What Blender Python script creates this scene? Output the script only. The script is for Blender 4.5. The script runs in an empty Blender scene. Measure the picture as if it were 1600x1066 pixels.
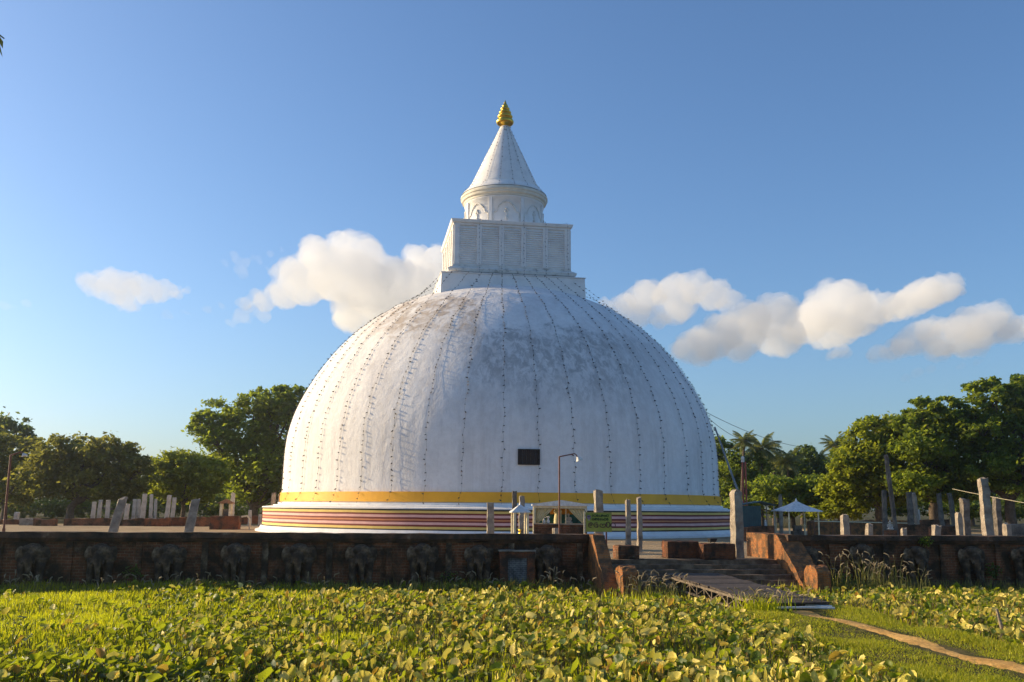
import bpy, bmesh, math, random
import numpy as np
from mathutils import Vector, Matrix, Euler

# ------------------------------------------------------------------ camera, world, sun, exposure
S = bpy.context.scene
COL = S.collection
F_PX, HOR, ROLL = 1500.0, 792.0, 0.0088          # focal length (px of a 1600 px wide picture), horizon row, camera roll
PITCH = math.atan((HOR - 533.0) / F_PX)
CAM = np.array([0.0, 0.0, 3.0])
_r0 = np.array([1.0, 0, 0]); _u0 = np.array([0, -math.sin(PITCH), math.cos(PITCH)]); FWD = np.array([0, math.cos(PITCH), math.sin(PITCH)])
UP = _u0 * math.cos(ROLL) - _r0 * math.sin(ROLL)
RIGHT = _r0 * math.cos(ROLL) + _u0 * math.sin(ROLL)
cam_data = bpy.data.cameras.new('camera'); cam = bpy.data.objects.new('camera', cam_data); COL.objects.link(cam)
cam_data.sensor_width = 36.0; cam_data.lens = F_PX / 1600.0 * 36.0; cam_data.clip_start = 0.1; cam_data.clip_end = 12000
_m = Matrix.Identity(4)
for i, ax in enumerate((RIGHT, UP, -FWD)):
    for k in range(3): _m[k][i] = ax[k]
for k in range(3): _m[k][3] = CAM[k]
cam.matrix_world = _m
S.camera = cam

SUN_EL, SUN_B = math.radians(17.0), math.radians(17.0)      # elevation; angle behind the left-right line
SUN_DIR = Vector((-math.cos(SUN_EL) * math.cos(SUN_B), math.cos(SUN_EL) * math.sin(SUN_B), math.sin(SUN_EL)))
W = bpy.data.worlds.new('World'); S.world = W; W.use_nodes = True
_n = W.node_tree.nodes; _l = W.node_tree.links
_sky = _n.new('ShaderNodeTexSky'); _sky.sky_type = 'NISHITA'; _sky.sun_disc = False
_sky.sun_elevation = SUN_EL; _sky.sun_rotation = math.atan2(SUN_DIR.x, SUN_DIR.y) % (2 * math.pi)
_sky.altitude = 0; _sky.air_density = 1.0; _sky.dust_density = 1.5; _sky.ozone_density = 5.0
_bg = _n['Background']; _bg.inputs['Strength'].default_value = 0.135
_l.new(_sky.outputs[0], _bg.inputs['Color'])
sl = bpy.data.lights.new('sun', 'SUN'); sl.energy = 5.0; sl.angle = math.radians(0.5); sl.color = (1.0, 0.77, 0.45)
so = bpy.data.objects.new('sun', sl); COL.objects.link(so)
so.rotation_euler = SUN_DIR.to_track_quat('Z', 'Y').to_euler(); so.location = (-60, 30, 60)
S.view_settings.view_transform = 'Standard'; S.view_settings.look = 'None'
S.view_settings.exposure = 0.53; S.view_settings.gamma = 1.0; S.view_settings.use_curve_mapping = False
S.cycles.volume_bounces = 32; S.cycles.max_bounces = 36; S.cycles.transparent_max_bounces = 16
S.cycles.use_denoising = True

# ------------------------------------------------------------------ helpers
rnd = random.Random(7)
NR = np.random.default_rng(11)

def at(px, py, Y):
    """world point seen at a photo pixel (1600 px frame) at distance Y"""
    d = RIGHT * ((px - 800) / F_PX) - UP * ((py - 533) / F_PX) + FWD
    return Vector(CAM + d * (Y / d[1]))
def xz(px, py, Y): p = at(px, py, Y); return p.x, p.z
def at_z(px, py, z):
    d = RIGHT * ((px - 800) / F_PX) - UP * ((py - 533) / F_PX) + FWD
    return Vector(CAM + d * ((z - CAM[2]) / d[2]))
def to_px(P):
    """(n,3) -> pixel columns and rows"""
    d = np.asarray(P, float).reshape(-1, 3) - CAM
    z = d @ FWD
    return 800 + F_PX * (d @ RIGHT) / z, 533 - F_PX * (d @ UP) / z

SITE = math.radians(9.0)                            # the precinct wall is turned 9 degrees
SO = Vector((3.08, 37.5, 0)); SX = Vector((math.cos(SITE), math.sin(SITE), 0)); SY = Vector((-math.sin(SITE), math.cos(SITE), 0))
def site(s, t, z=0.0): return SO + SX * s + SY * t + Vector((0, 0, z))
COURT = 1.03

ORD = ['first', 'second', 'third', 'fourth', 'fifth', 'sixth', 'seventh', 'eighth', 'ninth', 'tenth', 'eleventh', 'twelfth',
       'thirteenth', 'fourteenth', 'fifteenth', 'sixteenth', 'seventeenth', 'eighteenth', 'nineteenth', 'twentieth',
       'twenty-first', 'twenty-second', 'twenty-third', 'twenty-fourth', 'twenty-fifth', 'twenty-sixth', 'twenty-seventh',
       'twenty-eighth', 'twenty-ninth', 'thirtieth']

def tag(o, label=None, cat=None, group=None, kind=None):
    if label: o['label'] = label
    if cat: o['category'] = cat
    if group: o['group'] = group
    if kind: o['kind'] = kind
    elif label: o['kind'] = 'thing'
    return o
def empty(name, loc=(0, 0, 0), rz=0.0):
    o = bpy.data.objects.new(name, None); COL.objects.link(o); o.location = loc; o.rotation_euler = (0, 0, rz)
    o.empty_display_size = 0.2
    return o
def link(name, me, parent=None, loc=(0, 0, 0), rot=(0, 0, 0)):
    o = bpy.data.objects.new(name, me); COL.objects.link(o); o.location = loc; o.rotation_euler = rot
    if parent is not None: o.parent = parent
    return o
def copy_tree(o, parent=None):
    c = o.copy(); COL.objects.link(c)
    if parent is not None: c.parent = parent
    for ch in list(o.children): copy_tree(ch, c)
    return c
def evaluated(o):
    dg = bpy.context.evaluated_depsgraph_get(); dg.update()
    return bpy.data.meshes.new_from_object(o.evaluated_get(dg))

class MB:
    """collects simple solids into one mesh"""
    def __init__(s): s.v = []; s.f = []; s.mi = []; s.sm = []
    def add(s, vs, fs, mi=0, smooth=False):
        b = len(s.v); s.v += [tuple(v) for v in vs]
        for f in fs: s.f.append(tuple(i + b for i in f)); s.mi.append(mi); s.sm.append(smooth)
    def box(s, x0, x1, y0, y1, z0, z1, mi=0, M=None):
        vs = [Vector((x, y, z)) for z in (z0, z1) for y in (y0, y1) for x in (x0, x1)]
        if M is not None: vs = [M @ v for v in vs]
        s.add(vs, [(0, 2, 3, 1), (4, 5, 7, 6), (0, 1, 5, 4), (2, 6, 7, 3), (0, 4, 6, 2), (1, 3, 7, 5)], mi)
    def frustum(s, cx, cy, z0, z1, a0, b0, a1, b1, mi=0, M=None):
        vs = [Vector((cx + sx * a, cy + sy * b, z)) for z, a, b in ((z0, a0, b0), (z1, a1, b1)) for sy in (-1, 1) for sx in (-1, 1)]
        if M is not None: vs = [M @ v for v in vs]
        s.add(vs, [(0, 2, 3, 1), (4, 5, 7, 6), (0, 1, 5, 4), (2, 6, 7, 3), (0, 4, 6, 2), (1, 3, 7, 5)], mi)
    def tube(s, pts, rad, n=8, mi=0, cap=True, smooth=True):
        pts = [Vector(p) for p in pts]; k = len(pts)
        rads = rad if isinstance(rad, (list, tuple)) else [rad] * k
        rings = []; up = Vector((0, 0, 1)); prev = None
        for i, p in enumerate(pts):
            t = (pts[min(i + 1, k - 1)] - pts[max(i - 1, 0)])
            t = t.normalized() if t.length > 1e-9 else Vector((0, 0, 1))
            if prev is None:
                a = t.cross(up if abs(t.z) < 0.95 else Vector((1, 0, 0))).normalized()
            else:
                a = (prev - t * prev.dot(t)); a = a.normalized() if a.length > 1e-6 else t.cross(up).normalized()
            prev = a; b = t.cross(a)
            rings.append([p + (a * math.cos(q) + b * math.sin(q)) * rads[i] for q in [2 * math.pi * j / n for j in range(n)]])
        vs = [v for r in rings for v in r]
        fs = [(i * n + j, i * n + (j + 1) % n, (i + 1) * n + (j + 1) % n, (i + 1) * n + j) for i in range(k - 1) for j in range(n)]
        s.add(vs, fs, mi, smooth)
        if cap:
            s.add(rings[0], [tuple(range(n))[::-1]], mi); s.add(rings[-1], [tuple(range(n))], mi)
    def lathe(s, prof, n=48, c=(0, 0), mi=0, smooth=True, capb=False, capt=False):
        vs = [(c[0] + r * math.cos(2 * math.pi * j / n), c[1] + r * math.sin(2 * math.pi * j / n), z) for r, z in prof for j in range(n)]
        fs = [(i * n + j, i * n + (j + 1) % n, (i + 1) * n + (j + 1) % n, (i + 1) * n + j) for i in range(len(prof) - 1) for j in range(n)]
        s.add(vs, fs, mi, smooth)
        if capb: s.add(vs[:n], [tuple(range(n))[::-1]], mi)
        if capt: s.add(vs[-n:], [tuple(range(n))], mi)
    def prism(s, poly, d0, d1, axis='y', mi=0, M=None):
        """poly of (a, z) extruded along y (or x) between d0 and d1"""
        n = len(poly)
        mk = (lambda a, z, d: Vector((a, d, z))) if axis == 'y' else (lambda a, z, d: Vector((d, a, z)))
        vs = [mk(a, z, d) for d in (d0, d1) for a, z in poly]
        if M is not None: vs = [M @ v for v in vs]
        fs = [tuple(range(n)), tuple(range(2 * n - 1, n - 1, -1))] + [(i, i + n, (i + 1) % n + n, (i + 1) % n) for i in range(n)]
        s.add(vs, fs, mi)
    def ball(s, c, r, n=10, m=7, mi=0, M=None):
        rx, ry, rz = r if isinstance(r, (list, tuple)) else (r, r, r)
        vs = []; fs = []
        for i in range(m + 1):
            th = math.pi * i / m
            for j in range(n):
                ph = 2 * math.pi * j / n
                vs.append(Vector((c[0] + rx * math.sin(th) * math.cos(ph), c[1] + ry * math.sin(th) * math.sin(ph), c[2] + rz * math.cos(th))))
        if M is not None: vs = [M @ v for v in vs]
        for i in range(m):
            for j in range(n): fs.append((i * n + j, (i + 1) * n + j, (i + 1) * n + (j + 1) % n, i * n + (j + 1) % n))
        s.add(vs, fs, mi, True)
    def mesh(s, name, mats, merge=False):
        me = bpy.data.meshes.new(name); me.from_pydata([tuple(v) for v in s.v], [], s.f)
        for m in (mats if isinstance(mats, (list, tuple)) else [mats]): me.materials.append(m)
        me.polygons.foreach_set('material_index', s.mi); me.polygons.foreach_set('use_smooth', s.sm)
        bm = bmesh.new(); bm.from_mesh(me)
        if merge: bmesh.ops.remove_doubles(bm, verts=bm.verts, dist=1e-4)
        bmesh.ops.recalc_face_normals(bm, faces=bm.faces); bm.to_mesh(me); bm.free()
        me.update(); return me
    def build(s, name, mats, parent=None, loc=(0, 0, 0), rz=0.0, merge=False, bevel=0.0):
        o = link(name, s.mesh(name, mats, merge), parent, loc, (0, 0, rz))
        if bevel:
            b = o.modifiers.new('bevel', 'BEVEL'); b.width = bevel; b.segments = 2; b.limit_method = 'ANGLE'; b.angle_limit = math.radians(50)
        return o

def quads_mesh(name, V, nper, mats, mi=None, faces=None, smooth=False):
    """big mesh from numpy: V (n*nper,3) with one polygon per nper vertices, or explicit faces (m,k)"""
    me = bpy.data.meshes.new(name)
    V = np.ascontiguousarray(V, np.float32).reshape(-1, 3)
    if faces is None: faces = np.arange(len(V), dtype=np.int32).reshape(-1, nper)
    k = faces.shape[1]; m = len(faces)
    me.vertices.add(len(V)); me.vertices.foreach_set('co', V.ravel())
    me.loops.add(m * k); me.loops.foreach_set('vertex_index', faces.astype(np.int32).ravel())
    me.polygons.add(m); me.polygons.foreach_set('loop_start', np.arange(0, m * k, k, dtype=np.int32))
    for mt in (mats if isinstance(mats, (list, tuple)) else [mats]): me.materials.append(mt)
    if mi is not None: me.polygons.foreach_set('material_index', mi.astype(np.int32))
    if smooth: me.polygons.foreach_set('use_smooth', np.ones(m, bool))
    me.update(calc_edges=True); me.validate()
    return me

# ------------------------------------------------------------------ materials
def new_mat(name):
    m = bpy.data.materials.new(name); m.use_nodes = True
    nt = m.node_tree
    return m, nt.nodes, nt.links, nt.nodes['Principled BSDF']
def nd(n, t, **kw):
    x = n.new(t)
    for k, v in kw.items():
        if k in x.inputs: x.inputs[k].default_value = v
        else: setattr(x, k, v)
    return x
def ramp(n, l, src, stops, interp='LINEAR'):
    r = n.new('ShaderNodeValToRGB'); r.color_ramp.interpolation = interp
    e = r.color_ramp.elements
    while len(e) < len(stops): e.new(0.5)
    for i, (p, c) in enumerate(stops):
        e[i].position = p; e[i].color = (*c, 1) if len(c) == 3 else c
    l.new(src, r.inputs[0]); return r.outputs[0]
def mix(n, l, fac, a, b, mode='MIX'):
    x = n.new('ShaderNodeMix'); x.data_type = 'RGBA'; x.blend_type = mode
    for sock, v in ((x.inputs[0], fac), (x.inputs[6], a), (x.inputs[7], b)):
        if hasattr(v, 'is_output'): l.new(v, sock)
        elif isinstance(v, (int, float)): sock.default_value = v
        else: sock.default_value = (*v, 1)
    return x.outputs[2]
def math_(n, l, op, a, b=0.0, clamp=False):
    x = n.new('ShaderNodeMath'); x.operation = op; x.use_clamp = clamp
    for i, v in enumerate((a, b)):
        if hasattr(v, 'is_output'): l.new(v, x.inputs[i])
        else: x.inputs[i].default_value = v
    return x.outputs[0]
def noise(n, l, vec, scale, detail=5.0, rough=0.6, dist=0.0):
    x = nd(n, 'ShaderNodeTexNoise'); x.inputs['Scale'].default_value = scale; x.inputs['Detail'].default_value = detail
    x.inputs['Roughness'].default_value = rough; x.inputs['Distortion'].default_value = dist
    if vec is not None: l.new(vec, x.inputs['Vector'])
    return x.outputs[0]
def bump(n, l, h, strength, dist, bsdf, prev=None):
    b = nd(n, 'ShaderNodeBump'); b.inputs['Strength'].default_value = strength; b.inputs['Distance'].default_value = dist
    l.new(h, b.inputs['Height'])
    if prev is not None: l.new(prev, b.inputs['Normal'])
    if bsdf is not None: l.new(b.outputs[0], bsdf.inputs['Normal'])
    return b.outputs[0]
def rough_mat(name, stops, scale=3.0, rough=0.85, bstr=0.5, bdist=0.03, bscale=12.0, metallic=0.0, detail=6.0):
    m, n, l, b = new_mat(name)
    tc = n.new('ShaderNodeTexCoord'); v = tc.outputs['Object']
    a = noise(n, l, v, scale, detail, 0.62)
    l.new(ramp(n, l, a, stops), b.inputs['Base Color'])
    b.inputs['Roughness'].default_value = rough; b.inputs['Metallic'].default_value = metallic
    bump(n, l, noise(n, l, v, bscale, 4), bstr, bdist, b)
    return m
def brick_mat(name, c1, c2, mortar, dirt, dirt_amt=(0.45, 0.62), scale=1.0, dscale=1.1, bw=0.24, bh=0.075, lichen=None):
    m, n, l, b = new_mat(name)
    tc = n.new('ShaderNodeTexCoord'); v = tc.outputs['Object']
    sep = nd(n, 'ShaderNodeSeparateXYZ'); l.new(v, sep.inputs[0])
    cb = nd(n, 'ShaderNodeCombineXYZ')
    wob = noise(n, l, v, 1.3, 2)
    l.new(math_(n, l, 'ADD', sep.outputs[0], sep.outputs[1]), cb.inputs[0])
    l.new(math_(n, l, 'ADD', sep.outputs[2], math_(n, l, 'MULTIPLY', wob, 0.06)), cb.inputs[1])
    br = nd(n, 'ShaderNodeTexBrick'); l.new(cb.outputs[0], br.inputs['Vector'])
    br.inputs['Color1'].default_value = (*c1, 1); br.inputs['Color2'].default_value = (*c2, 1); br.inputs['Mortar'].default_value = (*mortar, 1)
    br.inputs['Scale'].default_value = scale; br.inputs['Mortar Size'].default_value = 0.009; br.inputs['Mortar Smooth'].default_value = 0.4
    br.inputs['Brick Width'].default_value = bw; br.inputs['Row Height'].default_value = bh
    nz = noise(n, l, v, dscale, 7, 0.65, 0.3)
    fac = ramp(n, l, nz, [(dirt_amt[0], (1, 1, 1)), (dirt_amt[1], (0, 0, 0))])
    col = mix(n, l, fac, br.outputs[0], dirt)
    if lichen is not None:
        nl = noise(n, l, v, 2.6, 6, 0.7)
        col = mix(n, l, ramp(n, l, nl, [(0.60, (0, 0, 0)), (0.70, (0.8, 0.8, 0.8))]), col, lichen)
    fine = noise(n, l, v, 22, 4)
    col = mix(n, l, 0.5, col, ramp(n, l, fine, [(0.3, (0.45, 0.45, 0.45)), (0.7, (1.3, 1.3, 1.3))]), 'MULTIPLY')
    l.new(col, b.inputs['Base Color']); b.inputs['Roughness'].default_value = 0.92; b.inputs['Specular IOR Level'].default_value = 0.2
    p = bump(n, l, br.outputs['Fac'], -0.7, 0.02, None)
    bump(n, l, noise(n, l, v, 6, 6), 0.8, 0.05, b, p)
    return m
def leaf_mat(name, stops, transl=(0.10, 0.16, 0.02), tfac=0.45, rough=0.55, scale=0.25, back=None):
    m, n, l, b = new_mat(name)
    geo = n.new('ShaderNodeNewGeometry'); tc = n.new('ShaderNodeTexCoord')
    f = math_(n, l, 'ADD', math_(n, l, 'MULTIPLY', geo.outputs['Random Per Island'], 0.6), math_(n, l, 'MULTIPLY', noise(n, l, tc.outputs['Object'], scale, 3), 0.4))
    c = ramp(n, l, f, stops)
    if back is not None: c = mix(n, l, geo.outputs['Backfacing'], c, back)
    l.new(c, b.inputs['Base Color']); b.inputs['Roughness'].default_value = rough; b.inputs['Specular IOR Level'].default_value = 0.35
    t = nd(n, 'ShaderNodeBsdfTranslucent'); l.new(mix(n, l, 0.6, c, transl), t.inputs['Color'])
    ms = nd(n, 'ShaderNodeMixShader'); ms.inputs[0].default_value = tfac
    l.new(b.outputs[0], ms.inputs[1]); l.new(t.outputs[0], ms.inputs[2]); l.new(ms.outputs[0], n['Material Output'].inputs[0])
    return m
def plain(name, c, rough=0.6, metallic=0.0, var=0.25, scale=6.0):
    d = tuple(x * (1 - var) for x in c); e = tuple(min(1, x * (1 + var)) for x in c)
    return rough_mat(name, [(0.3, d), (0.7, e)], scale, rough, 0.15, 0.01, 30, metallic)

M = {}
# whitewashed dome: warm white, mildew in patches of their own
def dome_mat():
    m, n, l, b = new_mat('dome_whitewash')
    tc = n.new('ShaderNodeTexCoord'); v = tc.outputs['Object']
    sep = nd(n, 'ShaderNodeSeparateXYZ'); l.new(v, sep.inputs[0]); X, Y, Z = sep.outputs
    st = nd(n, 'ShaderNodeMapping'); st.inputs['Scale'].default_value = (1, 1, 0.35); l.new(v, st.inputs[0])
    def win(s, a0, a1, b0, b1):
        u = n.new('ShaderNodeMapRange'); u.interpolation_type = 'SMOOTHSTEP'; u.inputs[1].default_value = a0; u.inputs[2].default_value = a1; l.new(s, u.inputs[0])
        w = n.new('ShaderNodeMapRange'); w.interpolation_type = 'SMOOTHSTEP'; w.inputs[1].default_value = b0; w.inputs[2].default_value = b1; w.inputs[3].default_value = 1; w.inputs[4].default_value = 0; l.new(s, w.inputs[0])
        return math_(n, l, 'MULTIPLY', u.outputs[0], w.outputs[0])
    base = ramp(n, l, noise(n, l, st.outputs[0], 0.35, 6, 0.6), [(0.3, (0.70, 0.67, 0.66)), (0.5, (0.80, 0.78, 0.77)), (0.7, (0.84, 0.82, 0.80))])
    fine = ramp(n, l, noise(n, l, v, 2.2, 8, 0.7), [(0.35, (0.86, 0.85, 0.84)), (0.65, (1.03, 1.03, 1.03))])
    base = mix(n, l, 0.7, base, fine, 'MULTIPLY')
    # mildew on the right of the shoulder
    Z = math_(n, l, 'ADD', Z, math_(n, l, 'MULTIPLY', math_(n, l, 'SUBTRACT', noise(n, l, v, 0.45, 6, 0.7), 0.5), 5.0))
    dn = noise(n, l, st.outputs[0], 1.9, 10, 0.76, 0.5)
    wz = win(Z, 8.5, 12.8, 15.2, 15.7); wx = win(X, -4.0, -0.5, 7.0, 12.5)
    k = math_(n, l, 'MULTIPLY', wz, wx)
    spots = ramp(n, l, dn, [(0.44, (0, 0, 0)), (0.57, (1, 1, 1))])
    f1 = math_(n, l, 'MULTIPLY', math_(n, l, 'MULTIPLY', spots, k), 0.66, True)
    base = mix(n, l, f1, base, (0.22, 0.22, 0.22))
    wz3 = win(Z, 6.0, 12.0, 15.3, 15.9); wx3 = win(X, -6.0, 2.0, 10.0, 16.5)
    f3 = math_(n, l, 'MULTIPLY', math_(n, l, 'MULTIPLY', wz3, wx3), math_(n, l, 'MULTIPLY', noise(n, l, v, 0.8, 6), 0.50), True)
    base = mix(n, l, f3, base, (0.42, 0.42, 0.43))
    # brown stain on the left shoulder
    dn2 = noise(n, l, v, 1.0, 8, 0.72, 0.6)
    wz2 = win(Z, 14.6, 16.0, 18.4, 19.0); wx2 = win(X, -12.5, -8.0, -2.0, -1.2)
    f2 = math_(n, l, 'MULTIPLY', math_(n, l, 'MULTIPLY', ramp(n, l, dn2, [(0.40, (0, 0, 0)), (0.56, (1, 1, 1))]), math_(n, l, 'MULTIPLY', wz2, wx2)), 0.75, True)
    base = mix(n, l, f2, base, (0.36, 0.27, 0.19))
    sk = nd(n, 'ShaderNodeMapping'); sk.inputs['Scale'].default_value = (1, 1, 0.06); l.new(v, sk.inputs[0])
    stk = ramp(n, l, noise(n, l, sk.outputs[0], 1.6, 6, 0.7), [(0.48, (0, 0, 0)), (0.66, (0.38, 0.38, 0.38))])
    base = mix(n, l, stk, base, (0.50, 0.47, 0.45))
    # small scattered grey flecks everywhere
    fl = ramp(n, l, noise(n, l, v, 5.5, 6, 0.7), [(0.66, (0, 0, 0)), (0.74, (0.45, 0.45, 0.45))])
    base = mix(n, l, fl, base, (0.40, 0.38, 0.36))
    l.new(base, b.inputs['Base Color']); b.inputs['Roughness'].default_value = 0.9; b.inputs['Specular IOR Level'].default_value = 0.15
    p = bump(n, l, noise(n, l, st.outputs[0], 0.55, 4, 0.5, 0.6), 0.32, 0.25, None)
    p = bump(n, l, noise(n, l, v, 1.9, 6, 0.65, 0.5), 0.5, 0.07, None, p)
    bump(n, l, noise(n, l, v, 9.0, 5, 0.7), 0.5, 0.025, b, p)
    return m
M['dome'] = dome_mat()
M['white'] = rough_mat('whitewash', [(0.3, (0.70, 0.68, 0.66)), (0.5, (0.80, 0.78, 0.76)), (0.7, (0.85, 0.83, 0.80))], 1.2, 0.88, 0.5, 0.04, 4)
M['white_dirty'] = rough_mat('weathered_whitewash', [(0.32, (0.30, 0.28, 0.25)), (0.45, (0.66, 0.63, 0.58)), (0.7, (0.78, 0.76, 0.72))], 2.2, 0.9, 0.5, 0.04, 6)
M['cream_trim'] = rough_mat('cream_trim', [(0.3, (0.64, 0.59, 0.48)), (0.7, (0.78, 0.73, 0.63))], 1.5, 0.85, 0.3, 0.02, 6)
M['yellow_band'] = rough_mat('yellow_cloth', [(0.3, (0.78, 0.36, 0.010)), (0.7, (0.90, 0.44, 0.014))], 1.0, 0.5, 0.25, 0.03, 3)
M['gold'] = rough_mat('gilded_metal', [(0.3, (0.62, 0.36, 0.03)), (0.7, (0.85, 0.55, 0.08))], 3, 0.3, 0.2, 0.02, 5, 1.0)
def stripe_mat():
    m, n, l, b = new_mat('striped_cloth')
    tc = n.new('ShaderNodeTexCoord'); sep = nd(n, 'ShaderNodeSeparateXYZ'); l.new(tc.outputs['Object'], sep.inputs[0])
    wob = math_(n, l, 'MULTIPLY', math_(n, l, 'SUBTRACT', noise(n, l, tc.outputs['Object'], 0.35, 2), 0.5), 0.05)
    mr = n.new('ShaderNodeMapRange'); mr.inputs[1].default_value = 1.45; mr.inputs[2].default_value = 2.81
    l.new(math_(n, l, 'ADD', sep.outputs[2], wob), mr.inputs[0])
    K = (0.012, 0.014, 0.012); Ye = (0.80, 0.56, 0.15); R = (0.20, 0.030, 0.02); P = (0.84, 0.46, 0.41); Or = (0.66, 0.25, 0.11)
    c = ramp(n, l, mr.outputs[0], [(0, K), (0.07, Ye), (0.18, R), (0.27, P), (0.39, R), (0.46, Or), (0.53, R), (0.61, P), (0.73, R), (0.81, Ye), (0.92, K)], 'CONSTANT')
    c = mix(n, l, 0.6, c, ramp(n, l, noise(n, l, tc.outputs['Object'], 1.2, 5), [(0.3, (0.75, 0.75, 0.75)), (0.7, (1.1, 1.1, 1.1))]), 'MULTIPLY')
    l.new(c, b.inputs['Base Color']); b.inputs['Roughness'].default_value = 0.75
    return m
M['stripes'] = stripe_mat()
M['dark_wood'] = rough_mat('dark_wood', [(0.3, (0.008, 0.005, 0.004)), (0.7, (0.020, 0.010, 0.008))], 6, 0.7, 0.4, 0.01, 20)
M['black'] = plain('black_plastic', (0.014, 0.014, 0.015), 0.5)
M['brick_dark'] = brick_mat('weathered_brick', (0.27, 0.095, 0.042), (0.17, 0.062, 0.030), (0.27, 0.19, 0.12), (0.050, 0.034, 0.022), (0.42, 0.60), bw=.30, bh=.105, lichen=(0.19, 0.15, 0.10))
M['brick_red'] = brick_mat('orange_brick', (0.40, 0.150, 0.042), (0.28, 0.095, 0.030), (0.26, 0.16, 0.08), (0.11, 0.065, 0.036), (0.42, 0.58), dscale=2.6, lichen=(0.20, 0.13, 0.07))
M['brick_ruin'] = brick_mat('ruin_brick', (0.28, 0.085, 0.034), (0.20, 0.064, 0.030), (0.14, 0.08, 0.05), (0.055, 0.038, 0.028), (0.40, 0.56), dscale=1.2)
M['brick_block'] = brick_mat('block_brick', (0.21, 0.070, 0.028), (0.15, 0.050, 0.022), (0.12, 0.07, 0.04), (0.045, 0.028, 0.019), (0.42, 0.58), dscale=1.6)
M['plaster_dark'] = rough_mat('sooty_plaster', [(0.30, (0.020, 0.013, 0.008)), (0.48, (0.052, 0.033, 0.019)), (0.58, (0.13, 0.082, 0.046)), (0.72, (0.30, 0.21, 0.13))], 2.6, 0.95, 0.9, 0.06, 7)
M['coping'] = rough_mat('mossy_coping', [(0.30, (0.020, 0.015, 0.010)), (0.5, (0.065, 0.038, 0.024)), (0.63, (0.13, 0.062, 0.034)), (0.75, (0.28, 0.20, 0.13))], 1.6, 0.95, 0.9, 0.05, 9)
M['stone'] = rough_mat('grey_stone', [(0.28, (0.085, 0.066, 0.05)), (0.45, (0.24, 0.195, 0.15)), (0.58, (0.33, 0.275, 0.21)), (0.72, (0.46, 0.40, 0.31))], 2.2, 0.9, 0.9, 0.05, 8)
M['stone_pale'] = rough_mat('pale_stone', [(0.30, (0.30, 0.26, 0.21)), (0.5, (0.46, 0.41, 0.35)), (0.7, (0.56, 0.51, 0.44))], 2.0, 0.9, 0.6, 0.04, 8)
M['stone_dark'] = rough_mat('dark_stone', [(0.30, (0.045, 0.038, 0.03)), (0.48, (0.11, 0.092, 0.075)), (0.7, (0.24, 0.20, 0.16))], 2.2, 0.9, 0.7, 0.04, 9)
M['step'] = rough_mat('worn_steps', [(0.30, (0.05, 0.032, 0.020)), (0.5, (0.145, 0.090, 0.052)), (0.7, (0.30, 0.20, 0.12))], 2.2, 0.92, 0.8, 0.05, 8)
M['rust'] = rough_mat('rusty_pole', [(0.3, (0.10, 0.035, 0.02)), (0.7, (0.22, 0.08, 0.045))], 5, 0.7, 0.3, 0.01, 30)
M['red_paint'] = rough_mat('red_paint', [(0.3, (0.25, 0.05, 0.03)), (0.7, (0.40, 0.09, 0.05))], 4, 0.6, 0.2, 0.01, 30)
M['grey_metal'] = plain('grey_metal', (0.30, 0.29, 0.27), 0.5, 0.6)
M['pale_metal'] = plain('pale_painted_metal', (0.62, 0.60, 0.56), 0.5, 0.0)
M['roof_pale'] = plain('pale_sheet_roof', (0.70, 0.67, 0.63), 0.5, 0.2)
M['cream_paint'] = plain('cream_paint', (0.72, 0.62, 0.40), 0.6)
M['curtain'] = rough_mat('net_curtain', [(0.3, (0.50, 0.42, 0.22)), (0.7, (0.68, 0.60, 0.36))], 5, 0.9, 0.3, 0.02, 10)
M['teal'] = plain('teal_cloth', (0.015, 0.10, 0.075), 0.8, 0, 0.5)
M['orange_cloth'] = plain('orange_cloth', (0.55, 0.22, 0.02), 0.8)
M['teal_sheet'] = plain('teal_sheet', (0.02, 0.07, 0.08), 0.55, 0, 0.35, 2)
M['sign_green'] = rough_mat('sign_green', [(0.3, (0.20, 0.26, 0.035)), (0.7, (0.33, 0.36, 0.05))], 2.5, 0.6, 0.1, 0.01, 20)
M['sign_frame'] = plain('sign_frame_olive', (0.27, 0.23, 0.06), 0.6)
M['ink_green'] = plain('ink_green', (0.016, 0.045, 0.008), 0.7)
M['ink_brown'] = plain('ink_brown', (0.09, 0.045, 0.03), 0.7)
M['ink_violet'] = plain('ink_violet', (0.035, 0.022, 0.05), 0.7)
M['ink_lilac'] = plain('ink_lilac', (0.42, 0.34, 0.44), 0.7)
M['planks'] = rough_mat('dark_planks', [(0.3, (0.028, 0.019, 0.014)), (0.7, (0.085, 0.060, 0.043))], 4, 0.8, 0.5, 0.02, 14)
M['truss'] = rough_mat('weathered_truss', [(0.3, (0.09, 0.065, 0.045)), (0.7, (0.20, 0.155, 0.11))], 5, 0.8, 0.3, 0.01, 20)
M['bluegrey'] = brick_mat('grey_painted_brick', (0.17, 0.17, 0.165), (0.12, 0.12, 0.12), (0.27, 0.26, 0.25), (0.06, 0.055, 0.05), (0.36, 0.5), bw=.16, bh=.07)
M['bark'] = rough_mat('bark', [(0.3, (0.045, 0.032, 0.022)), (0.7, (0.15, 0.11, 0.08))], 4, 0.95, 0.9, 0.05, 14)
M['wood_stake'] = rough_mat('grey_wood', [(0.3, (0.16, 0.12, 0.085)), (0.7, (0.34, 0.27, 0.2))], 5, 0.9, 0.5, 0.02, 18)

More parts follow.
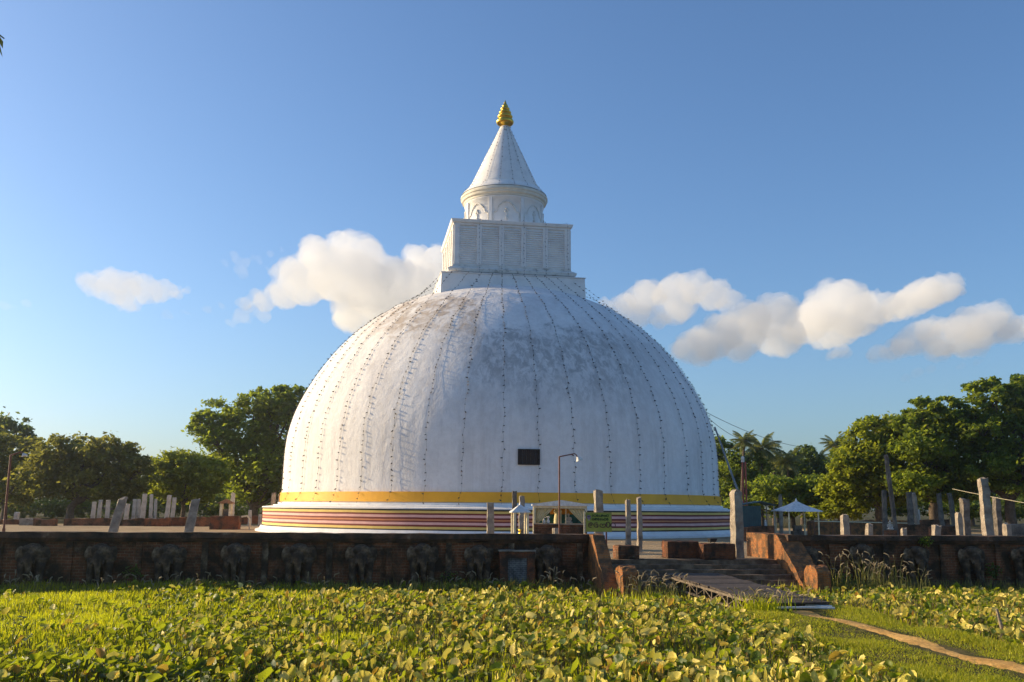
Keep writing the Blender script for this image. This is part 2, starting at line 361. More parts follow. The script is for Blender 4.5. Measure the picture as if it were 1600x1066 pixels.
# foliage
M['leaf_olive'] = leaf_mat('leaf_olive', [(0.2, (0.060, 0.080, 0.015)), (0.5, (0.118, 0.138, 0.026)), (0.8, (0.21, 0.21, 0.045))], (0.48, 0.47, 0.07), 0.52)
M['leaf_green'] = leaf_mat('leaf_green', [(0.2, (0.060, 0.105, 0.014)), (0.5, (0.115, 0.17, 0.022)), (0.8, (0.20, 0.235, 0.035))], (0.52, 0.62, 0.04), 0.52)
M['leaf_deep'] = leaf_mat('leaf_deep', [(0.2, (0.035, 0.062, 0.015)), (0.5, (0.065, 0.105, 0.022)), (0.8, (0.11, 0.145, 0.03))], (0.30, 0.40, 0.04), 0.45)
M['leaf_bright'] = leaf_mat('leaf_bright', [(0.2, (0.10, 0.145, 0.012)), (0.5, (0.165, 0.21, 0.018)), (0.8, (0.27, 0.275, 0.03))], (0.60, 0.66, 0.04), 0.52)
M['palm'] = leaf_mat('palm_leaf', [(0.2, (0.055, 0.085, 0.020)), (0.5, (0.10, 0.13, 0.028)), (0.8, (0.26, 0.22, 0.06))], (0.36, 0.38, 0.06), 0.42, 0.4)
M['grass'] = leaf_mat('grass_blade', [(0.15, (0.15, 0.22, 0.010)), (0.5, (0.29, 0.34, 0.013)), (0.85, (0.42, 0.38, 0.025))], (0.80, 0.80, 0.015), 0.55, 0.6, 0.5)
M['grass_short'] = leaf_mat('short_grass_blade', [(0.15, (0.14, 0.19, 0.014)), (0.5, (0.26, 0.29, 0.020)), (0.85, (0.44, 0.36, 0.05))], (0.70, 0.68, 0.02), 0.5, 0.6, 0.5)
M['reed'] = leaf_mat('reed_blade', [(0.2, (0.06, 0.085, 0.02)), (0.8, (0.19, 0.17, 0.05))], (0.36, 0.36, 0.07), 0.45)
M['seed_head'] = leaf_mat('seed_head', [(0.2, (0.22, 0.18, 0.11)), (0.8, (0.42, 0.34, 0.22))], (0.5, 0.42, 0.26), 0.4)
M['lotus_green'] = leaf_mat('lotus_green', [(0.2, (0.032, 0.072, 0.007)), (0.5, (0.072, 0.122, 0.008)), (0.8, (0.17, 0.20, 0.012))], (0.50, 0.56, 0.01), 0.45, 0.5, 1.5, (0.17, 0.21, 0.025))
M['lotus_cream'] = leaf_mat('lotus_cream', [(0.2, (0.50, 0.47, 0.075)), (0.5, (0.70, 0.60, 0.13)), (0.8, (0.82, 0.65, 0.21))], (0.70, 0.60, 0.08), 0.30, 0.6, 1.5)
M['lotus_yellow'] = leaf_mat('lotus_yellow', [(0.2, (0.34, 0.26, 0.03)), (0.5, (0.50, 0.34, 0.05)), (0.8, (0.50, 0.26, 0.06))], (0.6, 0.38, 0.04), 0.35, 0.6, 1.5)
M['stalk'] = leaf_mat('lotus_stalk', [(0.2, (0.12, 0.12, 0.03)), (0.8, (0.34, 0.26, 0.10))], (0.2, 0.18, 0.05), 0.15)

def ground_mat(name, stops, scale, bscale=8, fine=None):
    m, n, l, b = new_mat(name); tc = n.new('ShaderNodeTexCoord'); v = tc.outputs['Object']
    c = ramp(n, l, noise(n, l, v, scale, 8, 0.68, 0.3), stops)
    c = mix(n, l, 0.5, c, ramp(n, l, noise(n, l, v, 14, 5, 0.7), [(0.3, (0.5, 0.5, 0.5)), (0.7, (1.3, 1.3, 1.3))]), 'MULTIPLY')
    l.new(c, b.inputs['Base Color']); b.inputs['Roughness'].default_value = 0.95; b.inputs['Specular IOR Level'].default_value = 0.1
    bump(n, l, noise(n, l, v, bscale, 6), 0.8, 0.06, b)
    return m
M['field'] = ground_mat('pond_bed', [(0.35, (0.030, 0.034, 0.010)), (0.55, (0.085, 0.075, 0.026)), (0.7, (0.20, 0.15, 0.065))], 0.8)
M['sand'] = ground_mat('sandy_earth', [(0.35, (0.30, 0.21, 0.12)), (0.6, (0.44, 0.33, 0.20))], 0.5)
M['path'] = ground_mat('sandy_path', [(0.35, (0.50, 0.27, 0.075)), (0.6, (0.72, 0.43, 0.14))], 1.5)

# ------------------------------------------------------------------ ground
def bund_mask(x, y):
    """1 on the grass bank that carries the path, 0 in the lotus pond"""
    xl = np.interp(y, [10, 16.2, 21, 26, 29], [6.0, 6.7, 6.7, 6.3, 6.2]); xr = np.interp(y, [10, 19, 25, 31], [11.4, 10.9, 10.3, 10.4])
    a = np.clip((x - xl) / 0.7 + 0.5, 0, 1) * np.clip((xr - x) / 0.7 + 0.5, 0, 1) * np.clip((30.2 - y) / 1.2, 0, 1)
    return a * a * (3 - 2 * a)
_hn = NR.normal(size=(8, 4))
def gz(x, y):
    x = np.asarray(x, float); y = np.asarray(y, float)
    h = np.zeros_like(x + y)
    for k in range(6): h = h + 0.022 * np.sin(x * (0.5 + 0.31 * k) * np.sign(_hn[k, 0]) + y * (0.4 + 0.23 * k) + _hn[k, 1] * 5)
    near = np.clip((9.0 - y) / 6.0, 0, 1)
    return -0.05 + h * np.clip((60 - np.hypot(x, y - 20)) / 20, 0, 1) + 0.22 * bund_mask(x, y) + 1.3 * near * near * (3 - 2 * near)
def grid_mesh(name, xs, ys, zf, mat):
    X, Y = np.meshgrid(xs, ys); Z = zf(X, Y)
    V = np.stack([X, Y, Z], -1).reshape(-1, 3); nx = len(xs); ny = len(ys)
    i = np.arange(ny - 1)[:, None] * nx + np.arange(nx - 1)[None]
    Fc = np.stack([i, i + 1, i + nx + 1, i + nx], -1).reshape(-1, 4)
    return quads_mesh(name, V, 4, mat, faces=Fc, smooth=True)
xs = np.concatenate([[-3000, -1200, -500, -220, -110, -70], np.arange(-46, 46.1, 0.5), [70, 110, 220, 500, 1200, 3000]])
ys = np.concatenate([[-1500, -500, -150, -60, -20], np.arange(-6, 50.1, 0.5), [60, 80, 120, 220, 500, 1200, 4000]])
tag(link('ground', grid_mesh('ground', xs, ys, gz, M['field'])), kind='structure')
# courtyard: raised sheet behind the precinct wall
mb = MB()
def cv(s, t): return site(s, t, COURT)
mb.add([cv(-400, .35), cv(0.0, .35), cv(0.0, .62), cv(7.6, .62), cv(7.6, .35), cv(400, .35), cv(900, 2500), cv(-900, 2500)], [(0, 1, 2, 3, 4, 5, 6, 7)])
tag(mb.build('courtyard_ground', M['sand']), kind='structure')
mb = MB(); mb.add([site(s_, t_, COURT + .006) for s_, t_ in ((-500, 62), (500, 62), (900, 2400), (-900, 2400))], [(0, 1, 2, 3)])
tag(mb.build('far_grass_ground', M['field']), kind='structure')
# path on the bank
cl = []
for yy in np.arange(11, 28.4, 0.35):
    cl.append((float(np.interp(yy, [11, 17.6, 22, 27.3, 29], [9.95, 9.25, 8.8, 8.3, 8.2])) + 0.10 * math.sin(yy * 0.9), yy))
V = []; Fc = []
for i, (cx, cy) in enumerate(cl):
    w = 0.29 + 0.06 * math.sin(cy * 2.1) + rnd.uniform(-.05, .05)
    for k, o in enumerate((-1, -.4, .4, 1)):
        x = cx + o * w; V.append((x, cy, float(gz(x, cy)) + (0.012 if abs(o) < 1 else -0.004)))
    if i: Fc += [((i - 1) * 4 + k, (i - 1) * 4 + k + 1, i * 4 + k + 1, i * 4 + k) for k in range(3)]
mb = MB(); mb.add(V, Fc, 0, True)
tag(mb.build('path', M['path']), kind='structure')
path_x = lambda y: np.interp(y, [c[1] for c in cl], [c[0] for c in cl])

# ------------------------------------------------------------------ the stupa
AX, AY = -0.7926, 80.7
DOME = [(17.80, 3.0), (17.74, 4.0), (17.70, 5.0), (17.69, 6.0), (17.66, 7.0), (17.58, 8.0), (17.39, 9.0), (17.10, 10.0), (16.71, 11.0), (16.21, 12.0), (15.63, 13.0),
        (14.97, 14.0), (14.24, 15.0), (13.39, 16.0), (12.38, 17.0), (11.14, 18.0), (9.55, 19.0), (8.55, 19.5), (7.35, 20.0), (5.7, 20.5), (3.0, 20.9), (0.05, 21.05)]
_dz = [z for r, z in DOME]; _dr = [r for r, z in DOME]
def dome_r(z): return float(np.interp(z, _dz, _dr))
stupa = empty('stupa', (AX, AY, 0))
tag(stupa, 'huge whitewashed dome with square block, white cone and gilded finial on top', 'stupa')
mb = MB()
zs = list(np.linspace(3.0, 19.0, 65)) + list(np.linspace(19.0, 21.05, 26))[1:]
zz = np.array(zs); rr = np.array([dome_r(z) for z in zs])
for _ in range(3): rr[1:-1] = rr[1:-1] * 0.5 + (rr[:-2] + rr[2:]) * 0.25       # smooth the polyline profile
mb.lathe(list(zip(rr, zz)), 240)
dome = mb.build('dome', M['dome'], stupa)
_sr, _sz = rr.copy(), zz.copy()
mb = MB(); mb.lathe([(17.6, 3.26), (17.86, 3.26), (17.86, 3.93), (17.6, 3.93)], 240, smooth=False)
mb.build('yellow_band', M['yellow_band'], stupa)
mb = MB(); mb.lathe([(17.6, 3.2), (17.98, 3.2), (17.98, 3.06), (18.35, 3.02), (18.35, 2.96), (19.16, 2.88), (19.16, 2.80), (19.05, 2.80)], 240, smooth=False)
mb.build('ledge', M['white'], stupa)
mb = MB(); mb.lathe([(19.0, 2.80), (19.12, 2.80), (19.10, 2.1), (19.12, 1.46), (19.0, 1.46)], 240, smooth=False)
mb.build('striped_drum', M['stripes'], stupa)
mb = MB(); mb.lathe([(18.9, 1.46), (19.22, 1.46), (19.30, 1.25), (19.62, 1.15), (19.62, 0.98)], 240, smooth=False)
mb.build('base', M['white'], stupa)

# square plinth and the block above it (turned 9 degrees)
def ring_box(mb, h0, h1, z0, z1): mb.frustum(0, 0, z0, z1, h0, h0, h1, h1)
mb = MB(); ring_box(mb, 5.92, 5.82, 18.6, 21.28)
mb.frustum(0, 0, 21.28, 21.36, 5.9, 5.9, 5.9, 5.9)
mb.build('plinth', M['white'], stupa, rz=SITE, bevel=0.05)
blk = MB(); ring_box(blk, 4.80, 4.74, 22.25, 25.55); block = blk.build('block', M['white'], stupa, rz=SITE)
mm = MB(); ring_box(mm, 5.02, 5.02, 21.36, 21.6); ring_box(mm, 5.22, 5.30, 21.6, 21.82); ring_box(mm, 5.3, 5.0, 21.82, 22.02); ring_box(mm, 4.92, 4.88, 22.02, 22.25)
mm.build('base_moulding', M['white_dirty'], stupa, rz=SITE, bevel=0.03)
mm = MB(); ring_box(mm, 4.86, 4.86, 25.55, 25.75); ring_box(mm, 4.98, 5.06, 25.75, 26.02); ring_box(mm, 4.9, 4.7, 26.02, 26.08)
mm.build('top_moulding', M['white'], stupa, rz=SITE, bevel=0.03)
for side in range(4):
    R = Matrix.Rotation(math.pi / 2 * side, 4, 'Z')
    for k in range(6):
        x = -4.55 + 9.1 * k / 5
        p = MB(); p.box(x - .2, x + .2, -4.90, -4.70, 22.25, 25.55, 0, R); p.build('pilaster', M['white'], block)
    for k in range(5):
        x0 = -4.55 + 9.1 * k / 5 + .2; x1 = x0 + 9.1 / 5 - .4
        p = MB(); n = 17
        for j in range(n):
            z = 22.35 + 3.1 * j / n
            p.add([R @ Vector(q) for q in ((x0, -4.72, z), (x1, -4.72, z), (x1, -4.86, z + .03), (x0, -4.86, z + .03), (x0, -4.75, z + .16), (x1, -4.75, z + .16))],
                  [(0, 1, 2, 3), (3, 2, 5, 4)])
        p.build('louvre_panel', M['white'], block)
# drum with arched niches
mb = MB(); mb.lathe([(3.42, 26.06), (3.40, 27.2), (3.38, 28.6), (3.46, 28.64), (3.46, 28.80)], 96)
drum = mb.build('drum', M['white'], stupa)
mb = MB(); mb.lathe([(3.30, 28.80), (3.50, 28.82), (3.52, 28.98), (3.68, 29.05), (3.72, 29.24), (3.80, 29.30), (3.80, 29.46), (3.66, 29.62)], 96, smooth=False)
mb.build('cornice', M['cream_trim'], stupa)
mb = MB(); mb.lathe([(3.74, 29.62), (3.70, 29.70), (3.42, 30.0), (3.12, 30.28), (3.10, 30.42)], 96)
mb.build('cone_skirt', M['white'], stupa)
mb = MB(); mb.lathe([(3.02, 30.42), (2.42, 31.75), (1.72, 33.3), (1.05, 34.75), (0.44, 36.1), (0.36, 36.22)], 64)
mb.build('cone', M['white'], stupa)
prof = [(0.36, 36.18), (0.42, 36.30), (0.60, 36.36), (0.76, 36.52), (0.79, 36.68), (0.70, 36.84), (0.56, 36.90), (0.57, 36.96), (0.66, 37.04), (0.68, 37.16), (0.60, 37.28), (0.46, 37.34), (0.47, 37.38),
        (0.55, 37.46), (0.55, 37.56), (0.46, 37.66), (0.34, 37.72), (0.35, 37.76), (0.41, 37.83), (0.40, 37.92), (0.32, 38.0), (0.23, 38.06), (0.27, 38.14), (0.22, 38.26), (0.12, 38.36), (0.13, 38.44), (0.07, 38.56), (0.02, 38.72)]
mb = MB(); mb.lathe(prof, 40); mb.build('finial', M['gold'], stupa)
def on_drum(a, h, r): return Vector((r * math.sin(a), -r * math.cos(a), h))
arch = [(-1.12, -.4), (-1.12, .45), (-1.02, .62), (-.84, .68), (-.74, .92), (-.60, 1.16), (-.42, 1.30), (-.30, 1.44), (0, 1.50), (.30, 1.44), (.42, 1.30), (.60, 1.16), (.74, .92), (.84, .68), (1.02, .62), (1.12, .45), (1.12, -.4)]
for k in range(8):
    a0 = math.radians(4 + 45 * k)
    p = MB(); p.tube([on_drum(a0 + x / 3.4, 26.72 + z, 3.42) for x, z in arch], 0.06, 6, smooth=False); fr = p.build('niche_frame', M['white_dirty'], drum)
    p = MB()
    for (x, z, rx, rz_) in ((0, .25, .16, .22), (0, .62, .10, .22), (-.09, .86, .11, .13), (.10, .90, .11, .13), (0, 1.06, .13, .15), (.03, .45, .08, .1)):
        c = on_drum(a0 + x / 3.4, 26.55 + z, 3.41); p.ball(c, (rx, rx, rz_), 8, 6)
    p.build('relief_ornament', M['white_dirty'], drum)
    p = MB(); am = a0 + math.radians(22.5)
    p.box(-.13, .13, -3.50, -3.3, 26.06, 28.62, 0, Matrix.Rotation(am, 4, 'Z')); p.build('drum_pilaster', M['white'], drum)
# opening in the dome front
az = math.radians(6.35); oz0, oz1 = 5.78, 6.66; rr_ = 17.70
def on_dome(x, z, r): a = az + x / 17.7; return Vector((r * math.sin(a), -r * math.cos(a), z))
p = MB(); hw = .65
for (xa, xb, za, zb) in ((-hw - .07, hw + .07, oz1, oz1 + .07), (-hw - .07, hw + .07, oz0 - .07, oz0), (-hw - .07, -hw, oz0, oz1), (hw, hw + .07, oz0, oz1)):
    p.add([on_dome(x, z, r) for r in (17.5, 17.82) for x, z in ((xa, za), (xb, za), (xb, zb), (xa, zb))], [(0, 1, 2, 3), (4, 7, 6, 5), (0, 4, 5, 1), (1, 5, 6, 2), (2, 6, 7, 3), (3, 7, 4, 0)])
op = p.build('opening_frame', M['dark_wood'], stupa)
p = MB()
for k in range(5):
    xa = -hw + 2 * hw * k / 5; xb = -hw + 2 * hw * (k + 1) / 5 - .015
    p.add([on_dome(x, z, r) for r in (17.5, 17.73 + .012 * (k % 2)) for x, z in ((xa, oz0), (xb, oz0), (xb, oz1), (xa, oz1))], [(0, 1, 2, 3), (4, 7, 6, 5), (0, 4, 5, 1), (1, 5, 6, 2), (2, 6, 7, 3), (3, 7, 4, 0)])
p.build('shutter', M['dark_wood'], op)

# strings of dark bulbs hung over the dome
def bulb_string(pts, name, label, group, gap=0.42, stand=(0, 0, 0), seed=0, size=0.056, wire=0.006):
    r = random.Random(seed); mb = MB()
    mb.tube(pts, wire, 3, cap=False)
    P = [Vector(p) for p in pts]; acc = 0.2
    for i in range(len(P) - 1):
        d = P[i + 1] - P[i]; L = d.length
        while acc < L:
            q = P[i] + d * (acc / L)
            out = Vector((q.x, q.y, 0)).normalized()
            tdir = (out * r.uniform(.25, .8) + Vector((r.uniform(-.7, .7), r.uniform(-.5, .5), r.uniform(-.6, .2)))).normalized()
            s = size * r.uniform(.8, 1.2)
            mb.tube([q, q + tdir * s * 1.4, q + tdir * s * 2.6], [s * .55, s * .62, s * .25], 5)
            acc += gap * r.choice((.7, .9, 1, 1, 1.1, 1.35)) * r.uniform(.85, 1.15)
        acc -= L
    o = mb.build(name, M['black'], None, (AX, AY, 0))
    return tag(o, label, 'light string', group)
angs = [-86, -78, -70.5, -62, -53.5, -46.5, -39, -31.5, -23.5, -15.6, -8.0, 0.6, 8.4, 16.6, 24.8, 32.2, 39.8, 48.8, 56.2, 64.0, 71.6, 78, 85]
for k, deg in enumerate(angs):
    a = math.radians(deg); r_ = random.Random(100 + k)
    # start: edge of the ledge under the square block
    b = a - SITE; hs = 5.9; rl = hs / max(abs(math.cos(b)), abs(math.sin(b)))
    zs0 = 21.42 - 1.1 * min(1, max(0, (abs(deg) - 35) / 30)); prof = [(rl, zs0)]
    # first dome point reached by a taut wire
    best = min(((r1 - rl) / (zs0 - z1) if z1 < zs0 - .1 and r1 > rl else 9e9, i) for i, (r1, z1) in enumerate(zip(_sr, _sz)))
    best = max((((r1 - rl) / (zs0 - z1), i) for i, (r1, z1) in enumerate(zip(_sr, _sz)) if z1 < zs0 - .3 and r1 > rl + .05), key=lambda q: q[0])
    r1, z1 = _sr[best[1]] + .07, _sz[best[1]]
    for q in range(1, 5): prof.append((rl + (r1 - rl) * q / 5, zs0 + (z1 + .05 - zs0) * q / 5))
    for z in np.arange(z1, 3.95, -.3): prof.append((float(np.interp(z, _sz, _sr)) + .075, z))
    prof.append((17.98, 3.6)); prof.append((18.3, 3.15))
    drift = r_.uniform(-.6, .6)
    pts = []
    for q, (r, z) in enumerate(prof):
        u = q / len(prof)
        aa = a + math.radians(drift * math.sin(3 * u) + .16 * math.sin(q * .9 + k) + .10 * math.sin(q * 2.3 + 2 * k) - (2.0 * max(0, (0.25 - u)) * 4 * (.5 if deg > 0 else -.5)))
        pts.append((r * math.sin(aa), -r * math.cos(aa), z))
    bulb_string(pts, 'light_string', f'string of dark bulbs hanging down the white dome, {ORD[k]} from the left', 'strings of bulbs hanging down the dome', seed=k)
for k, deg in enumerate((-58, -30, -6, 14, 34, 58)):
    a = math.radians(deg)
    pts = [((r + .06) * math.sin(a), -(r + .06) * math.cos(a), z) for r, z in ((.38, 36.2), (1.05, 34.75), (1.72, 33.3), (2.42, 31.75), (3.02, 30.42), (3.45, 30.0), (3.78, 29.65))]
    bulb_string(pts, 'light_string', f'string of dark bulbs running down the white cone, {ORD[k]} from the left', 'strings of bulbs on the cone', seed=50 + k, gap=.4, size=.040)
for k in range(5):
    x = -2.75 + 9.1 * k / 5; Rz = Matrix.Rotation(SITE, 4, 'Z')
    pts = [Rz @ Vector(q) for q in ((x * .72, -3.5, 26.16), (x, -5.0, 26.14), (x, -5.14, 25.98), (x + .03, -5.08, 25.2), (x, -5.05, 24), (x + .02, -5.06, 23), (x, -5.38, 21.85), (x, -5.6, 21.5))]
    bulb_string(pts, 'light_string', f'string of dark bulbs hanging over the square block front, {ORD[k]} from the left', 'strings of bulbs on the square block', seed=70 + k, gap=.36, size=.040)

# ------------------------------------------------------------------ precinct wall with elephants
def jitter_mesh(o, amt, seed, cut=None):
    """uneven old edges: subdivide the mesh and push its vertices about"""
    r = random.Random(seed); bm = bmesh.new(); bm.from_mesh(o.data)
    if cut:
        for _ in range(6):
            es = [e for e in bm.edges if e.calc_length() > cut]
            if not es: break
            bmesh.ops.subdivide_edges(bm, edges=es, cuts=1, use_grid_fill=True)
        bmesh.ops.triangulate(bm, faces=[f for f in bm.faces if len(f.verts) > 4])
    bmesh.ops.remove_doubles(bm, verts=bm.verts, dist=1e-4)
    for v in bm.verts:
        v.co += Vector((r.uniform(-amt, amt), r.uniform(-amt, amt), r.uniform(-amt, amt)))
    bmesh.ops.recalc_face_normals(bm, faces=bm.faces); bm.to_mesh(o.data); bm.free(); return o

def elephant_mesh(seed):
    r = random.Random(seed); p = MB()
    p.ball((0, -.12, 1.12), (.40, .34, .36)); p.ball((-.15, -.30, 1.26), (.17, .16, .16)); p.ball((.15, -.30, 1.26), (.17, .16, .16))
    p.ball((0, .05, .80), (.40, .25, .55))
    for s in (-1, 1):
        p.ball((s * .42, -.14, 1.08), (.17, .07, .32), M=Matrix.Rotation(0, 4, 'Z'))
        p.tube([(s * .27, -.14, .9), (s * .29, -.20, .5), (s * .28, -.22, .1), (s * .28, -.24, -.25)], [.20, .155, .15, .18], 10)
        p.tube([(s * .15, -.38, .98), (s * .19, -.50, .82), (s * .21, -.58, .74)], [.055, .045, .03], 7)
    p.tube([(0, -.40, 1.12), (0, -.50, .88), (0, -.50, .6), (0, -.46, .34), (.04, -.46, .12)], [.17, .135, .11, .09, .075], 10)
    o = p.build('tmp', M['plaster_dark'])
    rm = o.modifiers.new('r', 'REMESH'); rm.mode = 'VOXEL'; rm.voxel_size = .030; rm.use_smooth_shade = True
    tx = bpy.data.textures.new('elephant_wear', 'CLOUDS'); tx.noise_scale = .22 + .05 * seed
    dm = o.modifiers.new('d', 'DISPLACE'); dm.texture = tx; dm.strength = .07; dm.mid_level = .5
    me = evaluated(o); me.name = 'elephant_relief'; bpy.data.objects.remove(o); me.materials.clear(); me.materials.append(M['plaster_dark'])
    return me
ELE = [elephant_mesh(1), elephant_mesh(3)]
WTOP = 1.99
def wall(name, label, s0, s1, ele_s, seed):
    root = empty(name, site(0, 0, 0), SITE); tag(root, label, 'wall')
    body = MB(); body.box(s0, s1, 0, .62, -.5, WTOP - .34); jitter_mesh(body.build('brick_body', M['brick_dark'], root), .012, seed, .9)
    cp = MB(); cp.box(s0, s1, -.20, .42, WTOP - .20, WTOP); cp.box(s0, s1, -.13, .66, WTOP - .28, WTOP - .20); cp.box(s0, s1, -.06, .64, WTOP - .34, WTOP - .28)
    jitter_mesh(cp.build('coping', M['coping'], root), .018, seed + 1, .55)
    ba = MB(); ba.box(s0, s1, -.16, -.002, -.5, .22); jitter_mesh(ba.build('footing', M['coping'], root), .015, seed + 2, .6)
    r = random.Random(seed)
    es = sorted(ele_s)
    for i, s in enumerate(es):
        o = link('elephant_relief', ELE[i % 2], root, (s, -.02, .22 + r.uniform(-.03, .03)), (0, 0, r.uniform(-.06, .06)))
        o.scale = (r.uniform(.92, 1.08), 1, r.uniform(.90, .97))
    for a, b in zip([es[0] - 2.4] + es, es + [es[-1] + 2.4]):
        m_ = (a + b) / 2 + r.uniform(-.1, .1)
        if s0 + .3 < m_ < s1 - .3:
            p = MB(); p.box(m_ - .11, m_ + .11, -.10, -.002, .22, WTOP - .345)
            jitter_mesh(p.build('pilaster', M['brick_dark'] if r.random() < .5 else M['plaster_dark'], root), .015, seed + 9, .3)
    return root
def s_of_px(px, t=-.2):
    k = (px - 800) / 1523.0
    o = SO + SY * t
    return (k * o.y - o.x) / (SX.x - k * SX.y)
wall('precinct_wall', 'long dark brick wall with elephant reliefs, left of the stairs', -34, -.12, [s_of_px(x) for x in (-45, 60, 166, 272, 375, 473, 569, 664, 752, 858)] + [s_of_px(-45) - 2.4, s_of_px(-45) - 4.8], 5)
wall('precinct_wall', 'long dark brick wall with elephant reliefs, right of the stairs', 7.9, 44, [s_of_px(x) for x in (1262, 1346, 1431, 1516, 1598, 1680)] + [s_of_px(1680) + 2.4], 25)

# bricked-up niche standing against the wall
nroot = empty('bricked_niche', site(s_of_px(811, -.4), 0, 0), SITE); tag(nroot, 'small brick block with grey painted brick panel built against the dark wall', 'niche')
p = MB(); p.box(-.66, -.36, -.50, -.17, -.3, 1.36); p.box(.36, .66, -.50, -.17, -.3, 1.36); p.box(-.36, .36, -.50, -.17, 1.13, 1.36)
jitter_mesh(p.build('surround', M['brick_ruin'], nroot), .008, 3, .3)
p = MB(); p.box(-.36, .36, -.46, -.17, -.3, 1.13); p.build('panel', M['bluegrey'], nroot)
p = MB(); p.box(-.69, .69, -.54, -.17, 1.36, 1.41); jitter_mesh(p.build('cap', M['stone'], nroot), .008, 4, .3)

# ------------------------------------------------------------------ stairs
st = empty('stone_stairs', site(0, 0, 0), SITE); tag(st, 'broad worn stone stairs climbing through the gap in the wall', 'stairs')
for k in range(9):
    p = MB(); z1 = COURT - .005 - .165 * k; t0 = .62 - .42 * k
    p.box(.36, 7.58, t0 - .42 - .05, t0, z1 - .30, z1)
    o = jitter_mesh(p.build('step', M['step'], st), .022, 40 + k, .5)
def wing(name, label, s0, s1, t_back, t_top, t_front, mat, seed):
    root = empty(name, site(0, 0, 0), SITE); tag(root, label, 'stair wall')
    p = MB(); p.prism([(t_back, -.5), (t_front, -.5), (t_front + .05, .12), (t_top, WTOP - .10), (t_top + .08, WTOP + .0), (t_back, WTOP + .01)], s0, s1, 'x')
    jitter_mesh(p.build(name, mat, root), .018, seed, .35)
    return root
def merge_single(root):
    """a thing of one mesh: drop the Empty"""
    ch = root.children[0]; mw = Matrix.Translation(root.location) @ Matrix.Rotation(root.rotation_euler.z, 4, 'Z')
    for k in ('label', 'category', 'kind'): ch[k] = root[k]
    ch.parent = None; ch.matrix_world = mw; bpy.data.objects.remove(root); return ch
merge_single(wing('stair_wall', 'slanting orange brick wing wall on the left of the stairs', -.115, .355, .62, -.85, -2.75, M['brick_red'], 61))
merge_single(wing('stair_wall', 'slanting orange brick wing wall on the right of the stairs', 7.60, 8.5, 3.2, .0, -2.25, M['brick_red'], 62))
def guardstone(label, s, t, seed):
    p = MB(); pr = []
    for q in range(13):
        a = math.pi * q / 12; pr.append((.52 * math.cos(a), .66 + .32 * math.sin(a)))
    p.prism([(-.52, -.4)] + [(-.52, .3)] + pr[::-1] + [(.52, .3), (.52, -.4)], -.27, .27, 'x')
    o = p.build('guardstone', M['brick_red'], None, site(s, t, 0), SITE, bevel=.05)
    jitter_mesh(o, .018, seed, .22); tag(o, label, 'guardstone')
guardstone('round-topped guardstone at the foot of the left wing wall', .62, -2.75, 71)
guardstone('round-topped guardstone at the foot of the right wing wall', 7.95, -2.5, 72)
def block_at(px0, px1, ytop, Y, depth, label, mat=None, ybase=None, seed=1, rz=SITE):
    a = at(px0, ytop, Y); b = at(px1, ytop, Y); w = (b.x - a.x)
    base = COURT if ybase is None else ybase
    p = MB(); p.box(0, w, 0, depth, 0, a.z - base)
    o = p.build('brick_block', mat or M['brick_block'], None, (a.x, Y, base), rz, bevel=.03)
    jitter_mesh(o, .02, seed, .22); return tag(o, label, 'brick block', 'low brick blocks at the head of the stairs')
block_at(1043, 1094, 846, 39.0, .8, 'low brick block at the stair head, beside the two thin pillars', seed=81)
block_at(1100, 1152, 850, 38.5, .8, 'low brick block at the stair head, just left of the rounded pillar', seed=82)
block_at(966, 1000, 853, 38.1, .8, 'dark brick block against the left wing wall of the stairs', seed=83, mat=M['brick_dark'])

fl_ = empty('floodlight', at(1113, 850, 38.9)); fl_.location.z = at(1113, 850, 38.5).z; tag(fl_, 'small black floodlight standing on the right brick block', 'floodlight')
p = MB(); p.frustum(0, 0, .06, .20, .15, .06, .19, .09); p.build('lamp_housing', M['black'], fl_, rz=.5)
p = MB(); p.box(-.12, .12, -.05, .05, -.02, .02); p.tube([(-.1, 0, .02), (-.1, 0, .08)], .015, 6); p.tube([(.1, 0, .02), (.1, 0, .08)], .015, 6); p.build('bracket', M['black'], fl_, rz=.5)
# ------------------------------------------------------------------ walkway over the lower steps
ramp_r = empty('wooden_ramp', (5.67, 36.0, .62)); tag(ramp_r, 'dark plank ramp with lattice truss sides sloping down from the stairs', 'ramp')
ux = (Vector((7.25, 28.3, .33)) - Vector((5.67, 36.0, .62))); RL = ux.length; ux.normalize(); wx = Vector((.98, .2, 0)); wx.normalize(); nx_ = wx.cross(ux).normalized()
if nx_.z < 0: nx_ = -nx_
RM = Matrix((( wx.x, ux.x, nx_.x, 0), (wx.y, ux.y, nx_.y, 0), (wx.z, ux.z, nx_.z, 0), (0, 0, 0, 1)))
RW = 2.05
p = MB(); n = 30
for k in range(n):
    y0 = RL * k / n; p.box(.02 + rnd.uniform(-.03, .03), RW + rnd.uniform(-.04, .04), y0, y0 + RL / n - .012, -.02 + rnd.uniform(-.006, .006), .03 + rnd.uniform(-.008, .008), 0, RM)
p.build('deck', M['planks'], ramp_r)
for x in (0.0, RW - .06):
    p = MB(); p.box(x - .03, x + .06, 0, RL, -.10, -.03, 0, RM); p.box(x - .03, x + .06, RL * .22, RL, -.42, -.36, 0, RM)
    for k in range(11):
        y = RL * (.22 + .078 * k)
        p.box(x, x + .04, y - .025, y + .025, -.36, -.10, 0, RM)
        if k < 10: p.tube([RM @ Vector((x + .02, y, -.10 if k % 2 else -.36)), RM @ Vector((x + .02, y + RL * .078, -.36 if k % 2 else -.10))], .022, 5)
    p.build('side_truss', M['truss'], ramp_r)
for y in (RL * .05, RL * .35, RL * .65, RL * .97):
    p = MB(); p.box(-.02, RW, y - .06, y + .06, -.14, -.021, 0, RM); p.build('crossbeam', M['planks'], ramp_r)
